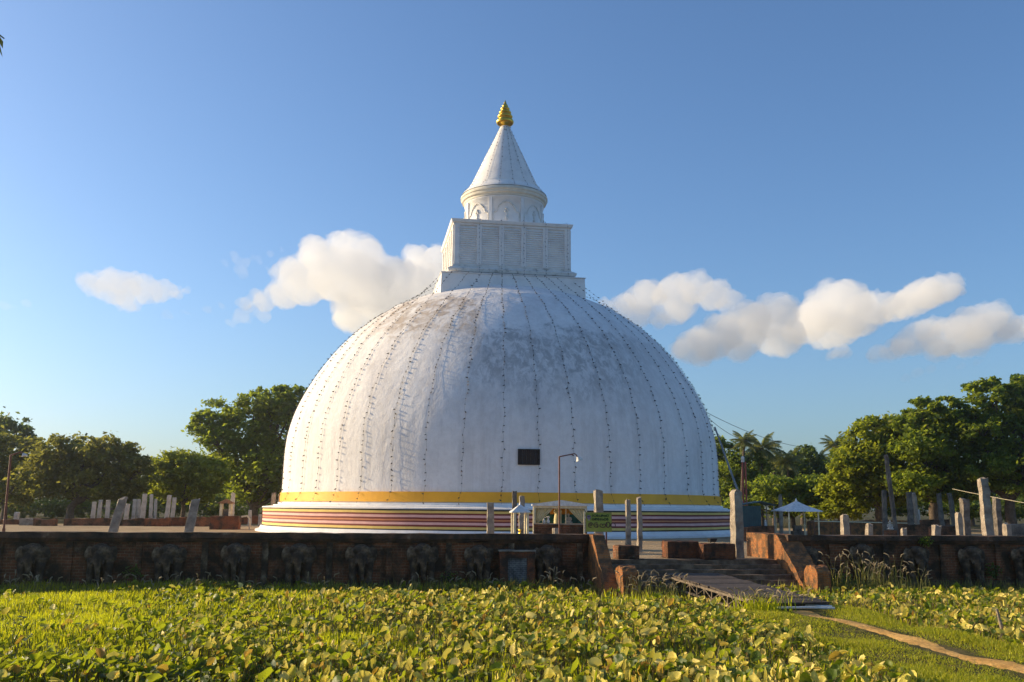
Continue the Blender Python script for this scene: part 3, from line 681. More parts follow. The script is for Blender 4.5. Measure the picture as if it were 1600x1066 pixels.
p = MB(); p.box(.05, RW - .05, -.05, .5, -.62, -.15, 0, RM); jitter_mesh(p.build('bearing_block', M['stone_dark'], ramp_r), .02, 5, .3)
for k, (a, b) in enumerate((((1190, 944.5), (1300, 948)), ((1212, 950), (1304, 950.5)))):
    A = at_z(a[0], a[1], .24); B = at_z(b[0], b[1], .24)
    p = MB(); p.tube([A, (A + B) / 2 + Vector((0, 0, .015)), B], .035, 8)
    tag(p.build('metal_pipe', M['pale_metal']), ('longer' if k == 0 else 'shorter') + ' pale pipe lying on the grass at the foot of the ramp', 'pipe', 'pale pipes on the grass')

# ------------------------------------------------------------------ things in the courtyard
PILLARS = 'stone pillars standing in the courtyard'
def pillar(label, px, ytop, wpx, Y=None, lean=0.0, mat='stone', base=None, seed=0, ratio=1.0, round_top=False, tilt=0.0, group=PILLARS):
    """a weathered square monolith: top at (px, ytop), wpx wide in the photo; lean = sideways shift of the top per metre"""
    if Y is None: Y = 0.40 * 1523 / wpx
    T = at(px, ytop, Y); w = wpx * Y / 1523.0; b = COURT if base is None else base
    h = T.z - b; r = random.Random(seed * 13 + int(px))
    p = MB(); hw = w * .5 / (abs(math.cos(SITE)) + abs(math.sin(SITE)) * ratio) ; hd = hw * ratio
    n = max(4, int(h / .3))
    lv = [(-.35, 1.06)] + [(h * k / n, 1.05 - .09 * k / n) for k in range(n + 1)]
    if round_top:
        lv = lv[:-1] + [(h - hw * 1.0 + hw * 1.0 * math.sin(q), max(.12, math.cos(q)) * .97) for q in (0, .5, .9, 1.25, 1.5)]
    rows = []
    for z, s in lv:
        jx, jy = r.uniform(-.012, .012), r.uniform(-.012, .012)
        c = [(-1, -1), (0, -1), (1, -1), (1, 0), (1, 1), (0, 1), (-1, 1), (-1, 0)]
        rows.append([(x * hw * s * (.94 if x and y else 1.0) + jx + lean * (z - h) + r.uniform(-.02, .02), y * hd * (s if not round_top else 1) * (.94 if x and y else 1.0) + jy + tilt * z + r.uniform(-.02, .02),
                      z + (r.uniform(-.11, .03) if z > h - .01 and not round_top else 0)) for x, y in c])
    p.add([v for rw in rows for v in rw], [(i * 8 + j, i * 8 + (j + 1) % 8, (i + 1) * 8 + (j + 1) % 8, (i + 1) * 8 + j) for i in range(len(rows) - 1) for j in range(8)] + [tuple(range((len(rows) - 1) * 8, len(rows) * 8))])
    o = p.build('stone_pillar', M[mat], None, (T.x, Y, b), SITE + r.uniform(-.1, .1), bevel=.012)
    return tag(o, label, 'pillar', group)

pillar('grey leaning pillar under the olive tree, tilting to the right', 193, 777, 15, lean=.22, mat='stone', seed=1)
pillar('grey leaning pillar left of the small brick shrine', 306, 779, 15, lean=.14, mat='stone', seed=2)
pillar('square stone pillar in front of the striped base, left of the little lantern shrine', 766.5, 785, 13, seed=3)
pillar('darker thin pillar directly behind the little lantern shrine, left one of two', 804, 767.5, 9, Y=58, mat='stone_dark', seed=4)
pillar('pillar rising behind the roof tip of the little lantern shrine, right one of two', 815.5, 775, 10, Y=56, seed=5)
pillar('square stone pillar directly behind the green sign', 935, 765, 15, Y=43.5, seed=6)
pillar('thin stone pillar at the stair head, left and slightly shorter of a pair', 981, 779, 8.5, Y=46, seed=7)
pillar('thin stone pillar at the stair head, right and taller of a pair', 998.5, 776.5, 8.5, Y=44, seed=8)
pillar('big round-topped stone slab beside the right wing wall of the stairs', 1149.5, 765, 17, Y=39.8, seed=9, round_top=True, ratio=1.25)
pillar('stone pillar in the corner between tree and dome, nearer the striped base', 428, 770, 7.5, Y=88, seed=10)
pillar('thin stone pillar half hidden by the left edge of the dome', 437.5, 772, 5.5, Y=90, seed=11)
pillar('slim pale pillar just left of the white-roofed pavilion', 1219, 773, 5.5, Y=74, seed=12)
pillar('short broad stone pillar right of the pavilion in front of the brick wall', 1319, 803.5, 12.5, Y=48, seed=13)
pillar('broken brownish stump right of the short broad pillar', 1358, 818, 11, Y=45, mat='stone', seed=14, lean=.05)
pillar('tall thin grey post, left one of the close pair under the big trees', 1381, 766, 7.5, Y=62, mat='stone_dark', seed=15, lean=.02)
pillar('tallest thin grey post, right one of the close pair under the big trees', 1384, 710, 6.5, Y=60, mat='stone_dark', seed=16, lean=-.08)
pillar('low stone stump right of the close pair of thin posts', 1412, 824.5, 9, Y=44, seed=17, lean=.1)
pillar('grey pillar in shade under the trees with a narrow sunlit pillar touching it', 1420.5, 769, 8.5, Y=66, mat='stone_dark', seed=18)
pillar('narrow sunlit pillar touching the grey shaded one under the trees', 1428, 770, 6, Y=63, seed=19, lean=-.06)
pillar('short whitish post behind the narrow sunlit pillar', 1435, 796, 3.6, Y=84, mat='stone_pale', seed=20)
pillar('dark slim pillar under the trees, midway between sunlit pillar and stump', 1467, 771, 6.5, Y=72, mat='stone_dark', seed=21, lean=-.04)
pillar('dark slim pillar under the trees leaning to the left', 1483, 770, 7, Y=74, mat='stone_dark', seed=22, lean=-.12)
pillar('low grey block-like stump on the wall line', 1463, 820.5, 13, Y=42, seed=23, lean=.08)
pillar('short sunlit pillar standing before a darker grey one', 1497, 801, 10, Y=45, seed=24)
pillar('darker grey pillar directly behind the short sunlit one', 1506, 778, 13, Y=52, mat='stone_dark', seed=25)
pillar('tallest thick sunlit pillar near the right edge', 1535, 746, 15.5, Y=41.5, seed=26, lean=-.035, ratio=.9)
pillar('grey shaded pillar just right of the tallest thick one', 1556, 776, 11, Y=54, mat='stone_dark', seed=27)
pillar('short reddish-topped stump at the far right of the pillars', 1573, 817, 12, Y=44, seed=28)
PALE = 'pale pillars in rows under the trees on the left'
for k, (px, yt, w, Y) in enumerate(((27, 800, 8, 92), (148, 784, 7, 94), (157.5, 781, 6.5, 96), (169.5, 781, 7, 94), (200, 787, 7, 93), (211, 780, 6, 97), (217.5, 779, 6, 98), (227, 772, 8, 93), (237, 772, 6, 95), (244, 779, 4.5, 98),
                                     (265, 774, 7.5, 93), (273, 777, 6.5, 95), (364.5, 770, 7, 88), (391, 797, 6, 92), (407, 803, 6, 94))):
    pillar(f'pale stone pillar under the trees on the left, {ORD[k]} counting from the left edge', px, yt, w, Y, lean=[.06, .04, .03, 0, .05, .02, 0, .05, -.02, 0, .06, .04, 0, 0, 0][k], mat='stone_pale', seed=40 + k, group=PALE)

def ruin(label, px0, px1, ytop, Y, depth=.7, mat='brick_ruin', seed=1, rz=SITE, rough=.05):
    a = at(px0, ytop, Y); b = at(px1, ytop, Y); L = (b.x - a.x) / math.cos(rz); h = a.z - COURT; r = random.Random(seed)
    p = MB(); n = max(2, int(L / .8)); top = [h + r.uniform(-.12, .06) * (1 if h > .4 else .4) for _ in range(n + 1)]
    p.prism([(0, -.1)] + [(L * k / n, top[k]) for k in range(n + 1)] + [(L, -.1)], 0, depth, 'y')
    o = p.build('ruined_wall', M[mat], None, (a.x, Y, COURT), rz)
    jitter_mesh(o, rough * .6, seed, .5); return tag(o, label, 'ruined wall', 'low ruined brick walls in the courtyard')
ruin('low dark brick wall at the far left edge behind the lamp post', -40, 30, 811, 88, seed=1)
ruin('low dark brick wall stub between the grey-brown stub and the olive tree', 52, 82, 811, 84, 1.2, 'brick_dark', seed=15)
ruin('grey-brown brick stub just right of the left lamp post', 30, 52, 811, 85, 1.5, 'stone', seed=2)
ruin('long low dark brick wall in front of the row of pale pillars', 100, 226, 809.5, 86, .9, 'brick_dark', seed=3)
ruin('crumbling orange brick wall between the two grey leaning pillars', 226, 262, 809, 86, 1.2, seed=4)
ruin('low brick wall left of the grey leaning pillar by the shrine', 258, 292, 809, 88, seed=5)
ruin('low brick wall behind the small brick shrine', 290, 345, 808, 87, .8, 'brick_dark', seed=6)
ruin('low far brick wall between the shrine and the striped base', 372, 409, 806, 100, seed=7)
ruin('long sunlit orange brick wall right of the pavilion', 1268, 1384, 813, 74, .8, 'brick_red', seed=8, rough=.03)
ruin('orange brick wall behind the close pair of grey posts', 1384, 1440, 812, 78, .8, 'brick_red', seed=9)
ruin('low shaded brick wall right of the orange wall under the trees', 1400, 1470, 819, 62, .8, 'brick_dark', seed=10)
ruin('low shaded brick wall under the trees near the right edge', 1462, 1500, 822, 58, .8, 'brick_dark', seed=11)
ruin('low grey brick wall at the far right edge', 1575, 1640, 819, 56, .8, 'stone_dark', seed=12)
ruin('low dark brick wall between the shaded slim pillars', 1434, 1488, 812, 82, .8, 'brick_dark', seed=13)
ruin('low brick plinth beneath the teal kiosk', 1168, 1212, 822, 60, 2.0, 'brick_dark', seed=14)

# handrail along the orange wall
hr = empty('pipe_railing', at(1272, 817, 70)); hr.location.z = COURT; tag(hr, 'thin pale pipe railing in front of the sunlit orange wall', 'railing')
def rel(P, root): return Vector(P) - root.location
A = at(1272, 814.5, 70); B = at(1432, 818, 76)
p = MB(); p.tube([rel(A, hr), rel(B, hr)], .035, 6); p.build('rail', M['cream_paint'], hr)
for k in range(7):
    q = rel(A.lerp(B, k / 6), hr); p = MB(); p.tube([(q.x, q.y, 0), (q.x, q.y, q.z)], .03, 6); p.build('post', M['rust'], hr)

# lamp posts
def lamp_post(label, px, ytop, Y, arm_px, arm_drop, mat, base=COURT, rad=.035):
    T = at(px, ytop, Y); E_ = at(arm_px[0], arm_px[1], Y); root = empty('street_lamp', (T.x, Y, base)); tag(root, label, 'street lamp')
    h = T.z - base; dx = E_.x - T.x; dz = E_.z - base
    p = MB(); p.tube([(0, 0, -.1), (0, 0, .6)], rad * 1.5, 10); p.tube([(0, 0, .6), (0, 0, h - .05), (0.02 * (1 if dx > 0 else -1), 0, h)], rad, 10); p.build('pole', M[mat], root)
    p = MB(); p.tube([(0, 0, h - .02), (dx * .85, 0, dz), (dx * .95, 0, dz - .06), (dx, 0, dz - arm_drop * .5)], rad * .72, 8); p.build('arm', M[mat], root)
    p = MB(); s = 1 if dx > 0 else -1
    pts = [Vector((dx, 0, dz - arm_drop * .45)), Vector((dx + .03 * s, 0, dz - arm_drop * .6)), Vector((dx + .09 * s, 0, dz - arm_drop)), Vector((dx + .10 * s, 0, dz - arm_drop - .03))]
    p.tube(pts, [.05, .07, .15, .15], 12); p.build('lamp_head', M['pale_metal'], root)
    return root
lamp_post('thin rusty lamp post with bent arm in front of the white dome', 874, 713, 41, (902, 709), .27, 'rust')
lamp_post('rusty lamp post with short arm at the left edge under the trees', 17, 711, 52, (36, 706), .2, 'rust', rad=.06)
rl = empty('signal_post', at(1162, 785, 64)); rl.location.z = COURT; tag(rl, 'twin red-brown post with a white lamp on top beside the dome', 'lamp post')
for px in (1160, 1164.5):
    a = rel(at(px, 722, 64), rl); p = MB(); p.tube([(a.x, a.y, -.1), (a.x, a.y, a.z)], .06, 8); p.build('post', M['red_paint'], rl)
a = rel(at(1160.5, 720, 64), rl); p = MB(); p.tube([(a.x, a.y, a.z - .1), (a.x, a.y, a.z + .16)], .11, 10); p.ball((a.x, a.y, a.z + .18), .12); p.build('lamp', M['pale_metal'], rl)

# lantern shrine on the wall side
ls = empty('lantern_shrine', at(812.5, 800, 44)); ls.location.z = COURT; tag(ls, 'little lantern shrine with white pyramid roof on wooden posts', 'shrine')
eave = at(812.5, 801, 44).z - COURT; apex = at(812.5, 787, 44).z - COURT
p = MB(); p.frustum(0, 0, eave, eave + .04, .43, .43, .42, .42); p.frustum(0, 0, eave + .04, apex - .06, .42, .42, .05, .05); p.tube([(0, 0, apex - .08), (0, 0, apex + .06)], [.05, .015], 8); p.build('roof', M['roof_pale'], ls, rz=SITE)
for sx in (-1, 1):
    for sy in (-1, 1):
        p = MB(); p.box(sx * .30 - .05, sx * .30 + .05, sy * .30 - .05, sy * .30 + .05, -.05, eave - .002); p.build('post', M['cream_paint'], ls, rz=SITE)
p = MB(); p.box(-.24, .24, -.24, .24, -.05, .55); p.box(-.3, .3, -.3, .3, .55, .6); p.build('altar', M['stone'], ls, rz=SITE, bevel=.01)
p = MB(); p.lathe([(.0, .6), (.08, .6), (.10, .7), (.05, .78), (.04, .9), (.07, .95), (.0, 1.0)], 12); p.build('oil_lamp', M['gold'], ls)

# small brick shrine on the left
bs = empty('brick_shrine', at(352, 806, 78)); bs.location.z = COURT; tag(bs, 'small brick shrine with pale posts and reddish pyramid roof, left of the dome', 'shrine')
z0 = at(352, 806.5, 78).z - COURT; z1 = at(352, 787, 78).z - COURT; z2 = at(352, 780, 78).z - COURT
p = MB(); p.box(-1.05, 1.15, -.8, .8, -.1, z0); o = p.build('brick_base', M['brick_ruin'], bs, rz=SITE); jitter_mesh(o, .02, 3, .4)
for sx in (-.32, .38):
    for sy in (-.35, .35):
        p = MB(); p.box(sx - .09, sx + .09, sy - .09, sy + .09, z0, z1); p.build('post', M['cream_paint'], bs, rz=SITE)
p = MB(); p.frustum(.03, 0, z1, z1 + .05, .60, .60, .58, .58); p.frustum(.03, 0, z1 + .05, z2, .58, .58, .06, .06); p.build('roof', M['brick_red'], bs, rz=SITE)
p = MB(); p.box(-.2, .25, -.2, .2, z0, z0 + .55); p.build('niche_stone', M['stone_dark'], bs, rz=SITE)
p = MB(); p.tube([(1.3, 0, z0 - .05), (1.75, 0, z0 + .02), (1.95, 0, z0 - .2), (2.0, 0, -.1)], .07, 8); tag(p.build('bent_pipe', M['cream_paint'], None, bs.location), 'bent pale pipe sticking out beside the small brick shrine', 'pipe')

# glazed image house with curtains
ih = empty('image_house', at(876, 800, 46.5)); ih.location.z = COURT; tag(ih, 'glass-fronted image house with cream curtains and low gabled roof', 'shrine')
Yh = 46.5; WH = 1.26; DH = 1.5
zt = at(876, 790, Yh).z - COURT; za = at(876, 781.5, Yh).z - COURT; zb = at(876, 818.5, Yh).z - COURT
p = MB(); p.prism([(-WH - .10, zt - .02), (WH + .16, zt - .02), (WH + .16, zt + .05), (0.02, za), (-WH - .10, zt + .05)], -.12, DH + .1, 'y'); p.build('roof', M['roof_pale'], ih)
p = MB(); p.box(-WH, WH, 0, DH, -.1, zb - .04); o = p.build('plinth', M['brick_dark'], ih); jitter_mesh(o, .01, 4, .4)
p = MB(); p.box(-WH - .03, WH + .03, -.04, DH, zb - .04, zb); p.build('sill', M['stone'], ih)
for x in (-WH, WH - .06):
    for y in (0, DH - .06):
        p = MB(); p.box(x, x + .06, y, y + .06, zb, zt - .025); p.build('corner_post', M['cream_paint'], ih)
p = MB(); p.box(-WH + .06, WH - .06, .005, .045, zt - .14, zt - .025); p.build('head_rail', M['cream_paint'], ih)
p = MB(); p.box(-WH - .05, -WH - .004, .02, .5, -.05, zt - .05); p.build('side_shutter', M['cream_paint'], ih)
p = MB(); p.box(-WH + .07, WH - .07, DH - .05, DH - .01, zb + .001, zt - .03); p.build('back_wall', M['teal'], ih)
p = MB(); p.box(-.45, .75, DH - .14, DH - .07, zt - .42, zt - .15); p.build('valance', M['orange_cloth'], ih)
for s in (-1, 1):
    p = MB(); nx, nz = 22, 10; vs = []
    for j in range(nz + 1):
        v = j / nz; z = (zt - .15) + (zb + .02 - (zt - .15)) * v
        for i in range(nx + 1):
            u = i / nx; wd = .72 * (1 - v) ** .9 + .10
            x = s * (WH - .08 - wd * u); vs.append((x, .16 + .035 * math.sin(u * 30 + j * .2), z))
    p.add(vs, [(j * (nx + 1) + i, j * (nx + 1) + i + 1, (j + 1) * (nx + 1) + i + 1, (j + 1) * (nx + 1) + i) for j in range(nz) for i in range(nx)], 0, True)
    o = p.build('curtain', M['curtain'], ih); sd = o.modifiers.new('thick', 'SOLIDIFY'); sd.thickness = .008
def seated_figure(name, label, loc, h, mat, rz=0.0):
    """a small seated stone figure: crossed legs, torso, arms in the lap, head"""
    p = MB(); k = h
    p.ball((0, -.02 * k, .12 * k), (.40 * k, .24 * k, .12 * k)); p.ball((0, .04 * k, .38 * k), (.19 * k, .13 * k, .26 * k)); p.ball((0, .04 * k, .56 * k), (.24 * k, .12 * k, .10 * k))
    for s in (-1, 1): p.tube([(s * .22 * k, .04 * k, .56 * k), (s * .28 * k, .0, .36 * k), (s * .12 * k, -.18 * k, .22 * k), (0, -.2 * k, .21 * k)], [.075 * k, .06 * k, .05 * k, .045 * k], 8)
    p.tube([(0, .04 * k, .6 * k), (0, .03 * k, .74 * k)], .06 * k, 8); p.ball((0, .02 * k, .83 * k), (.105 * k, .115 * k, .135 * k)); p.ball((0, .03 * k, .96 * k), (.05 * k, .05 * k, .05 * k))
    p.ball((0, -.1 * k, .82 * k), (.018 * k, .025 * k, .035 * k))
    for s in (-1, 1): p.ball((s * .105 * k, .03 * k, .82 * k), (.015 * k, .03 * k, .05 * k))
    o = p.build(name, M[mat]); rm = o.modifiers.new('r', 'REMESH'); rm.mode = 'VOXEL'; rm.voxel_size = .022 * h; rm.use_smooth_shade = True
    me = evaluated(o); bpy.data.objects.remove(o); me.materials.clear(); me.materials.append(M[mat])
    o = link(name, me, None, loc, (0, 0, rz)); return tag(o, label, 'statue')
L0 = ih.location
seated_figure('seated_statue', 'small pale seated statue on the right inside the image house', (L0.x + .42, L0.y + .75, COURT + zb), .50, 'stone_pale')
p = MB(); p.tube([(0, 0, 0), (0, 0, .25), (.02, 0, .55), (0, 0, .95)], [.20, .19, .17, .10], 10); p.ball((0, 0, 1.05), (.09, .09, .11)); p.ball((0, 0, .68), (.21, .13, .14))
o = p.build('standing_statue', M['curtain'], None, (L0.x - .10, L0.y + .8, COURT + zb)); tag(o, 'pale draped standing statue in the middle of the image house', 'statue'); o.scale = (1, 1, .86)
for k, (x, lab) in enumerate(((-.78, 'left one'), (-.58, 'right one'))):
    p = MB(); p.lathe([(.0, 0), (.06, 0), (.085, .08), (.06, .16), (.03, .2), (.045, .26), (0, .26)], 12)
    for q in range(5): p.ball((.05 * math.cos(q * 1.3), .05 * math.sin(q * 1.3), .30), .04, 6, 5)
    tag(p.build('flower_vase', M['white'], None, (L0.x + x, L0.y + .38, COURT + zb)), f'small white flower vase in the image house window, {lab}', 'vase', 'vases in the image house')
p = MB(); p.box(-.02, .02, .3, .34, zb, zt - .15); p.build('window_bar', M['cream_paint'], ih, (.27, 0, 0))
p = MB(); p.box(-.75, .45, -.3, .3, .0, .12); p.box(.3, .5, -.32, .32, .12, .42); o = p.build('offering_table', M['stone'], None, (L0.x - .75, L0.y - 2.6, COURT + .62), SITE, bevel=.02)
p = MB(); p.box(-.7, .4, -.25, .25, -.62, 0); p.build('table_base', M['brick_dark'], o); tag(o, 'low stone offering table on the ground before the image house', 'table')

# green sign
sg = empty('sign_board', at(935.5, 816, 39.6)); tag(sg, 'olive-green notice board with rounded script and emblem above the left wing wall', 'sign')
SW, SH = .50, .365
p = MB(); p.box(-SW, SW, 0, .03, -SH, SH); p.build('board', M['sign_green'], sg)
p = MB(); fw = .028
for b in ((-SW - fw, SW + fw, SH, SH + fw), (-SW - fw, SW + fw, -SH - fw, -SH), (-SW - fw, -SW, -SH, SH), (SW, SW + fw, -SH, SH)): p.box(b[0], b[1], -.01, .035, b[2], b[3])
p.build('frame', M['sign_frame'], sg)
zb_ = COURT - sg.location.z
p = MB(); p.box(-SW - .11, -SW - .045, .0, .05, zb_ - .3, SH + .05); p.build('post', M['cream_paint'], sg)
p = MB(); p.box(.28, .34, .036, .08, zb_ - .3, SH); p.build('post', M['rust'], sg)
def stroke(p, pts, w, z=-.006): p.tube([(x, z, y) for x, y in pts], w, 6)
def arc(cx, cy, r, a0, a1, n=10, sq=1.0): return [(cx + r * math.cos(math.radians(a0 + (a1 - a0) * i / n)), cy + r * sq * math.sin(math.radians(a0 + (a1 - a0) * i / n))) for i in range(n + 1)]
# rounded Sinhala-like letters: loops and hooks in the order of the photograph's lines
def letters(p, x, y, h, kinds, w):
    for c in kinds:
        r = h * .5
        if c == 'o': stroke(p, arc(x + r, y, r, 40, 400, 14), w); x += 2.3 * r
        elif c == 'c': stroke(p, arc(x + r, y, r, 60, 330, 12) + arc(x + 1.25 * r, y, r * .45, 250, 560, 9), w); x += 2.5 * r
        elif c == 'm': stroke(p, arc(x + .6 * r, y - .1 * r, .6 * r, 200, -20, 8) + arc(x + 1.8 * r, y - .1 * r, .6 * r, 180, -40, 8), w); stroke(p, arc(x + 1.2 * r, y - .2 * r, 1.2 * r, 190, 350, 8, .6), w); x += 2.7 * r
        elif c == 'h': stroke(p, arc(x + .7 * r, y + .3 * r, .6 * r, -60, 250, 10) + [(x + .2 * r, y - r), (x + 1.2 * r, y - r)], w); x += 1.9 * r
        elif c == 't': stroke(p, [(x + .3 * r, y + r)] + arc(x + .8 * r, y - .3 * r, .65 * r, 140, 400, 10), w); x += 1.9 * r
        elif c == 'g': stroke(p, arc(x + r, y, r, 0, 290, 12), w); stroke(p, arc(x + 1.0 * r, y + .1 * r, .4 * r, 0, 360, 9), w); x += 2.4 * r
        else: x += .8 * r
p = MB(); letters(p, -.27, .255, .085, 'hoctgmo', .012); letters(p, -.27, .115, .085, 'mgchtoc', .013); p.build('small_lettering', M['ink_green'], sg)
p = MB(); letters(p, -.42, -.12, .19, 'gcmto', .018); stroke(p, arc(.37, -.10, .085, -60, 300, 14, 1.25), .018); p.build('large_lettering', M['ink_brown'], sg)
p = MB(); p.lathe([(0, -.008), (.085, -.008), (.085, .004), (0, .004)], 24); p.v = [(x - .40, z - .003, y + .20) for x, y, z in p.v]; em = p.build('emblem', M['ink_violet'], sg)
p = MB(); stroke(p, arc(-.40, .20, .062, 0, 360, 16), .009, -.012); stroke(p, [(-.44, .17), (-.36, .17)], .012, -.012); stroke(p, [(-.40, .22), (-.40, .245)], .014, -.012); stroke(p, [(-.44, .085), (-.36, .085)], .016); p.build('emblem_mark', M['ink_lilac'], em)

# teal kiosk and white-roofed pavilion
kx = empty('kiosk', at(1186, 820, 61)); kx.location.z = COURT; tag(kx, 'dark teal kiosk with a lean-to awning beside the dome', 'kiosk')
e = at(1186, 787, 61).z - COURT
p = MB(); p.box(-1.15, .15, 0, 1.8, -.05, e - .15)
for k in range(9): p.box(-1.10 + .14 * k, -1.06 + .14 * k, -.02, 0, .05, e - .2)
p.build('body', M['teal_sheet'], kx)
p = MB(); p.prism([(-1.25, e - .14), (.2, e + .10), (1.05, e - .12), (1.05, e - .07), (.2, e + .16), (-1.25, e - .08)], -.15, 1.9, 'y'); p.build('awning', M['teal_sheet'], kx)
for x, y in ((.95, -.05), (.95, 1.7)):
    p = MB(); p.tube([(x, y, -.05), (x, y, e - .12)], .035, 8); p.build('post', M['grey_metal'], kx)
p = MB(); p.box(.2, .9, .2, .7, 0, .75); p.build('counter', M['dark_wood'], kx)
p = MB(); p.tube([(0, 0, 0), (0, 0, .42)], [.09, .07], 10); p.ball((0, 0, .48), .07); tag(p.build('white_urn', M['white'], None, (kx.location.x + .5, kx.location.y + .4, COURT + .75)), 'small white urn standing on the kiosk counter', 'urn')
pv = empty('pavilion', at(1244.5, 800, 62)); pv.location.z = COURT; tag(pv, 'small open pavilion with white pyramid roof on thin posts', 'pavilion')
e = at(1244, 799.5, 62).z - COURT; ap = at(1244, 784, 62).z - COURT; ft = at(1244, 778.5, 62).z - COURT
p = MB(); p.frustum(0, 0, e, e + .05, 1.20, 1.20, 1.18, 1.18); p.frustum(0, 0, e + .05, e + .05 + (ap - e) * .55, 1.18, 1.18, .45, .45); p.frustum(0, 0, e + .05 + (ap - e) * .55, ap, .45, .45, .10, .10); p.tube([(0, 0, ap - .05), (0, 0, ap + .08), (0, 0, ft)], [.11, .07, .01], 10); p.build('roof', M['roof_pale'], pv, rz=SITE)
for sx, sy in ((-1, -1), (1, -1), (-1, 1), (1, 1)):
    p = MB(); p.tube([(sx * .98, sy * .98, -.05), (sx * .98, sy * .98, e - .002)], .05, 8); p.build('post', M['cream_paint'], pv, rz=SITE)
p = MB(); p.box(-1.0, 1.0, -1.0, 1.0, -.1, .18); p.build('floor_slab', M['stone'], pv, rz=SITE)
p = MB(); p.box(-.35, .35, -.2, .25, .18, .62); p.box(-.25, .25, -.15, .2, .62, .95); tag(p.build('stone_altar', M['stone_dark'], None, (pv.location.x + .05, pv.location.y + .1, COURT), SITE, bevel=.03), 'dark stone altar inside the white-roofed pavilion', 'altar')
o = seated_figure('small_statue', 'small whitish statue between the close pair of grey posts', at(1391, 822, 60), .62, 'stone_pale'); o.location.z = COURT + .75
p = MB(); p.box(-.3, .3, -.28, .28, -.75, -.001); p.build('pedestal', M['brick_dark'], o)

# slanting pole, cables
p = MB(); A = at(1117, 668, 72.5); B = at(1158, 782, 66); Cc = at(1187, 850, 62); Cc.z = max(Cc.z, COURT - .05); p.tube([A, B, Cc], [.07, .085, .09], 8); tag(p.build('slanting_pole', M['grey_metal']), 'long grey pole slanting up from the kiosk to the side of the dome', 'pole')
def cable(label, a, b, sag, rad, mat='grey_metal'):
    pts = []
    for i in range(17):
        u = i / 16; q = Vector(a).lerp(Vector(b), u); q.z -= sag * 4 * u * (1 - u); pts.append(q)
    p = MB(); p.tube(pts, rad, 5); tag(p.build('cable', M[mat]), label, 'cable', 'cables strung from the dome')
cable('thin dark cable from the dome to the tallest far palms', at(1101, 643, 78), at(1262, 700, 104), .5, .022, 'stone_dark')
cable('thin dark cable from the dome, middle of three', at(1103, 650, 78), at(1172, 690, 100), .4, .022, 'stone_dark')
cable('thin dark cable from the dome, lowest of three', at(1106, 656, 78), at(1150, 700, 98), .4, .02, 'stone_dark')
cable('pale cable running from the tallest thick pillar off to the right', at(1488, 764, 44), at(1690, 800, 40), .05, .012, 'cream_paint')
p = MB(); a = at_z(1568, 1004, .0); p.tube([(0, 0, -.2), (-.02, 0, .35), (-.10, 0, .75)], [.045, .04, .03], 7); tag(p.build('wooden_stake', M['wood_stake'], None, a), 'weathered wooden stake leaning among lotus leaves on the right', 'stake')

# ------------------------------------------------------------------ trees
def rand_dirs(n): 
    v = NR.normal(size=(n, 3)); return v / np.linalg.norm(v, axis=1, keepdims=True)
def leaf_quads(C, size, up=0.35, aspect=0.55, droop=0.0):
    """one pointed four-cornered leaf spray at each centre"""
    n = len(C); nrm = rand_dirs(n); nrm[:, 2] = np.abs(nrm[:, 2]) + up; nrm /= np.linalg.norm(nrm, axis=1, keepdims=True)
    a = np.cross(nrm, rand_dirs(n)); a /= np.linalg.norm(a, axis=1, keepdims=True) + 1e-9
    a[:, 2] -= droop; b = np.cross(nrm, a)
    s = (size * NR.uniform(.25, 1.2, n))[:, None]
    bend = nrm * s * 0.18
    return np.stack([C - a * s, C - a * s * .1 + b * s * aspect + bend, C + a * s, C - a * s * .1 - b * s * aspect + bend], 1).reshape(-1, 3)
def crown_points(lobes, n, clump=0.16, shell=0.55):
    """leaf positions in many small clumps spread through ellipsoid lobes; lobes: (x,y,z,rx,ry,rz)"""
    L = np.array(lobes, float); wgt = (L[:, 3] * L[:, 5]) ; wgt = wgt / wgt.sum(); out = []
    for l, w in zip(L, wgt):
        m = max(60, int(n * w)); k = max(14, int(m / 46))
        d = rand_dirs(k); d[:, 2] = d[:, 2] * .95 + .10
        rad = shell + (1.06 - shell) * NR.random(k) ** .55
        cen = l[:3] + d * rad[:, None] * l[3:6]
        sz = NR.uniform(.5, 1.5, k) * clump * l[3:6].mean()
        idx = NR.integers(0, k, m)
        off = NR.normal(size=(m, 3)) * sz[idx][:, None]; off[:, 2] *= .62
        out.append(cen[idx] + off)
    return np.concatenate(out)
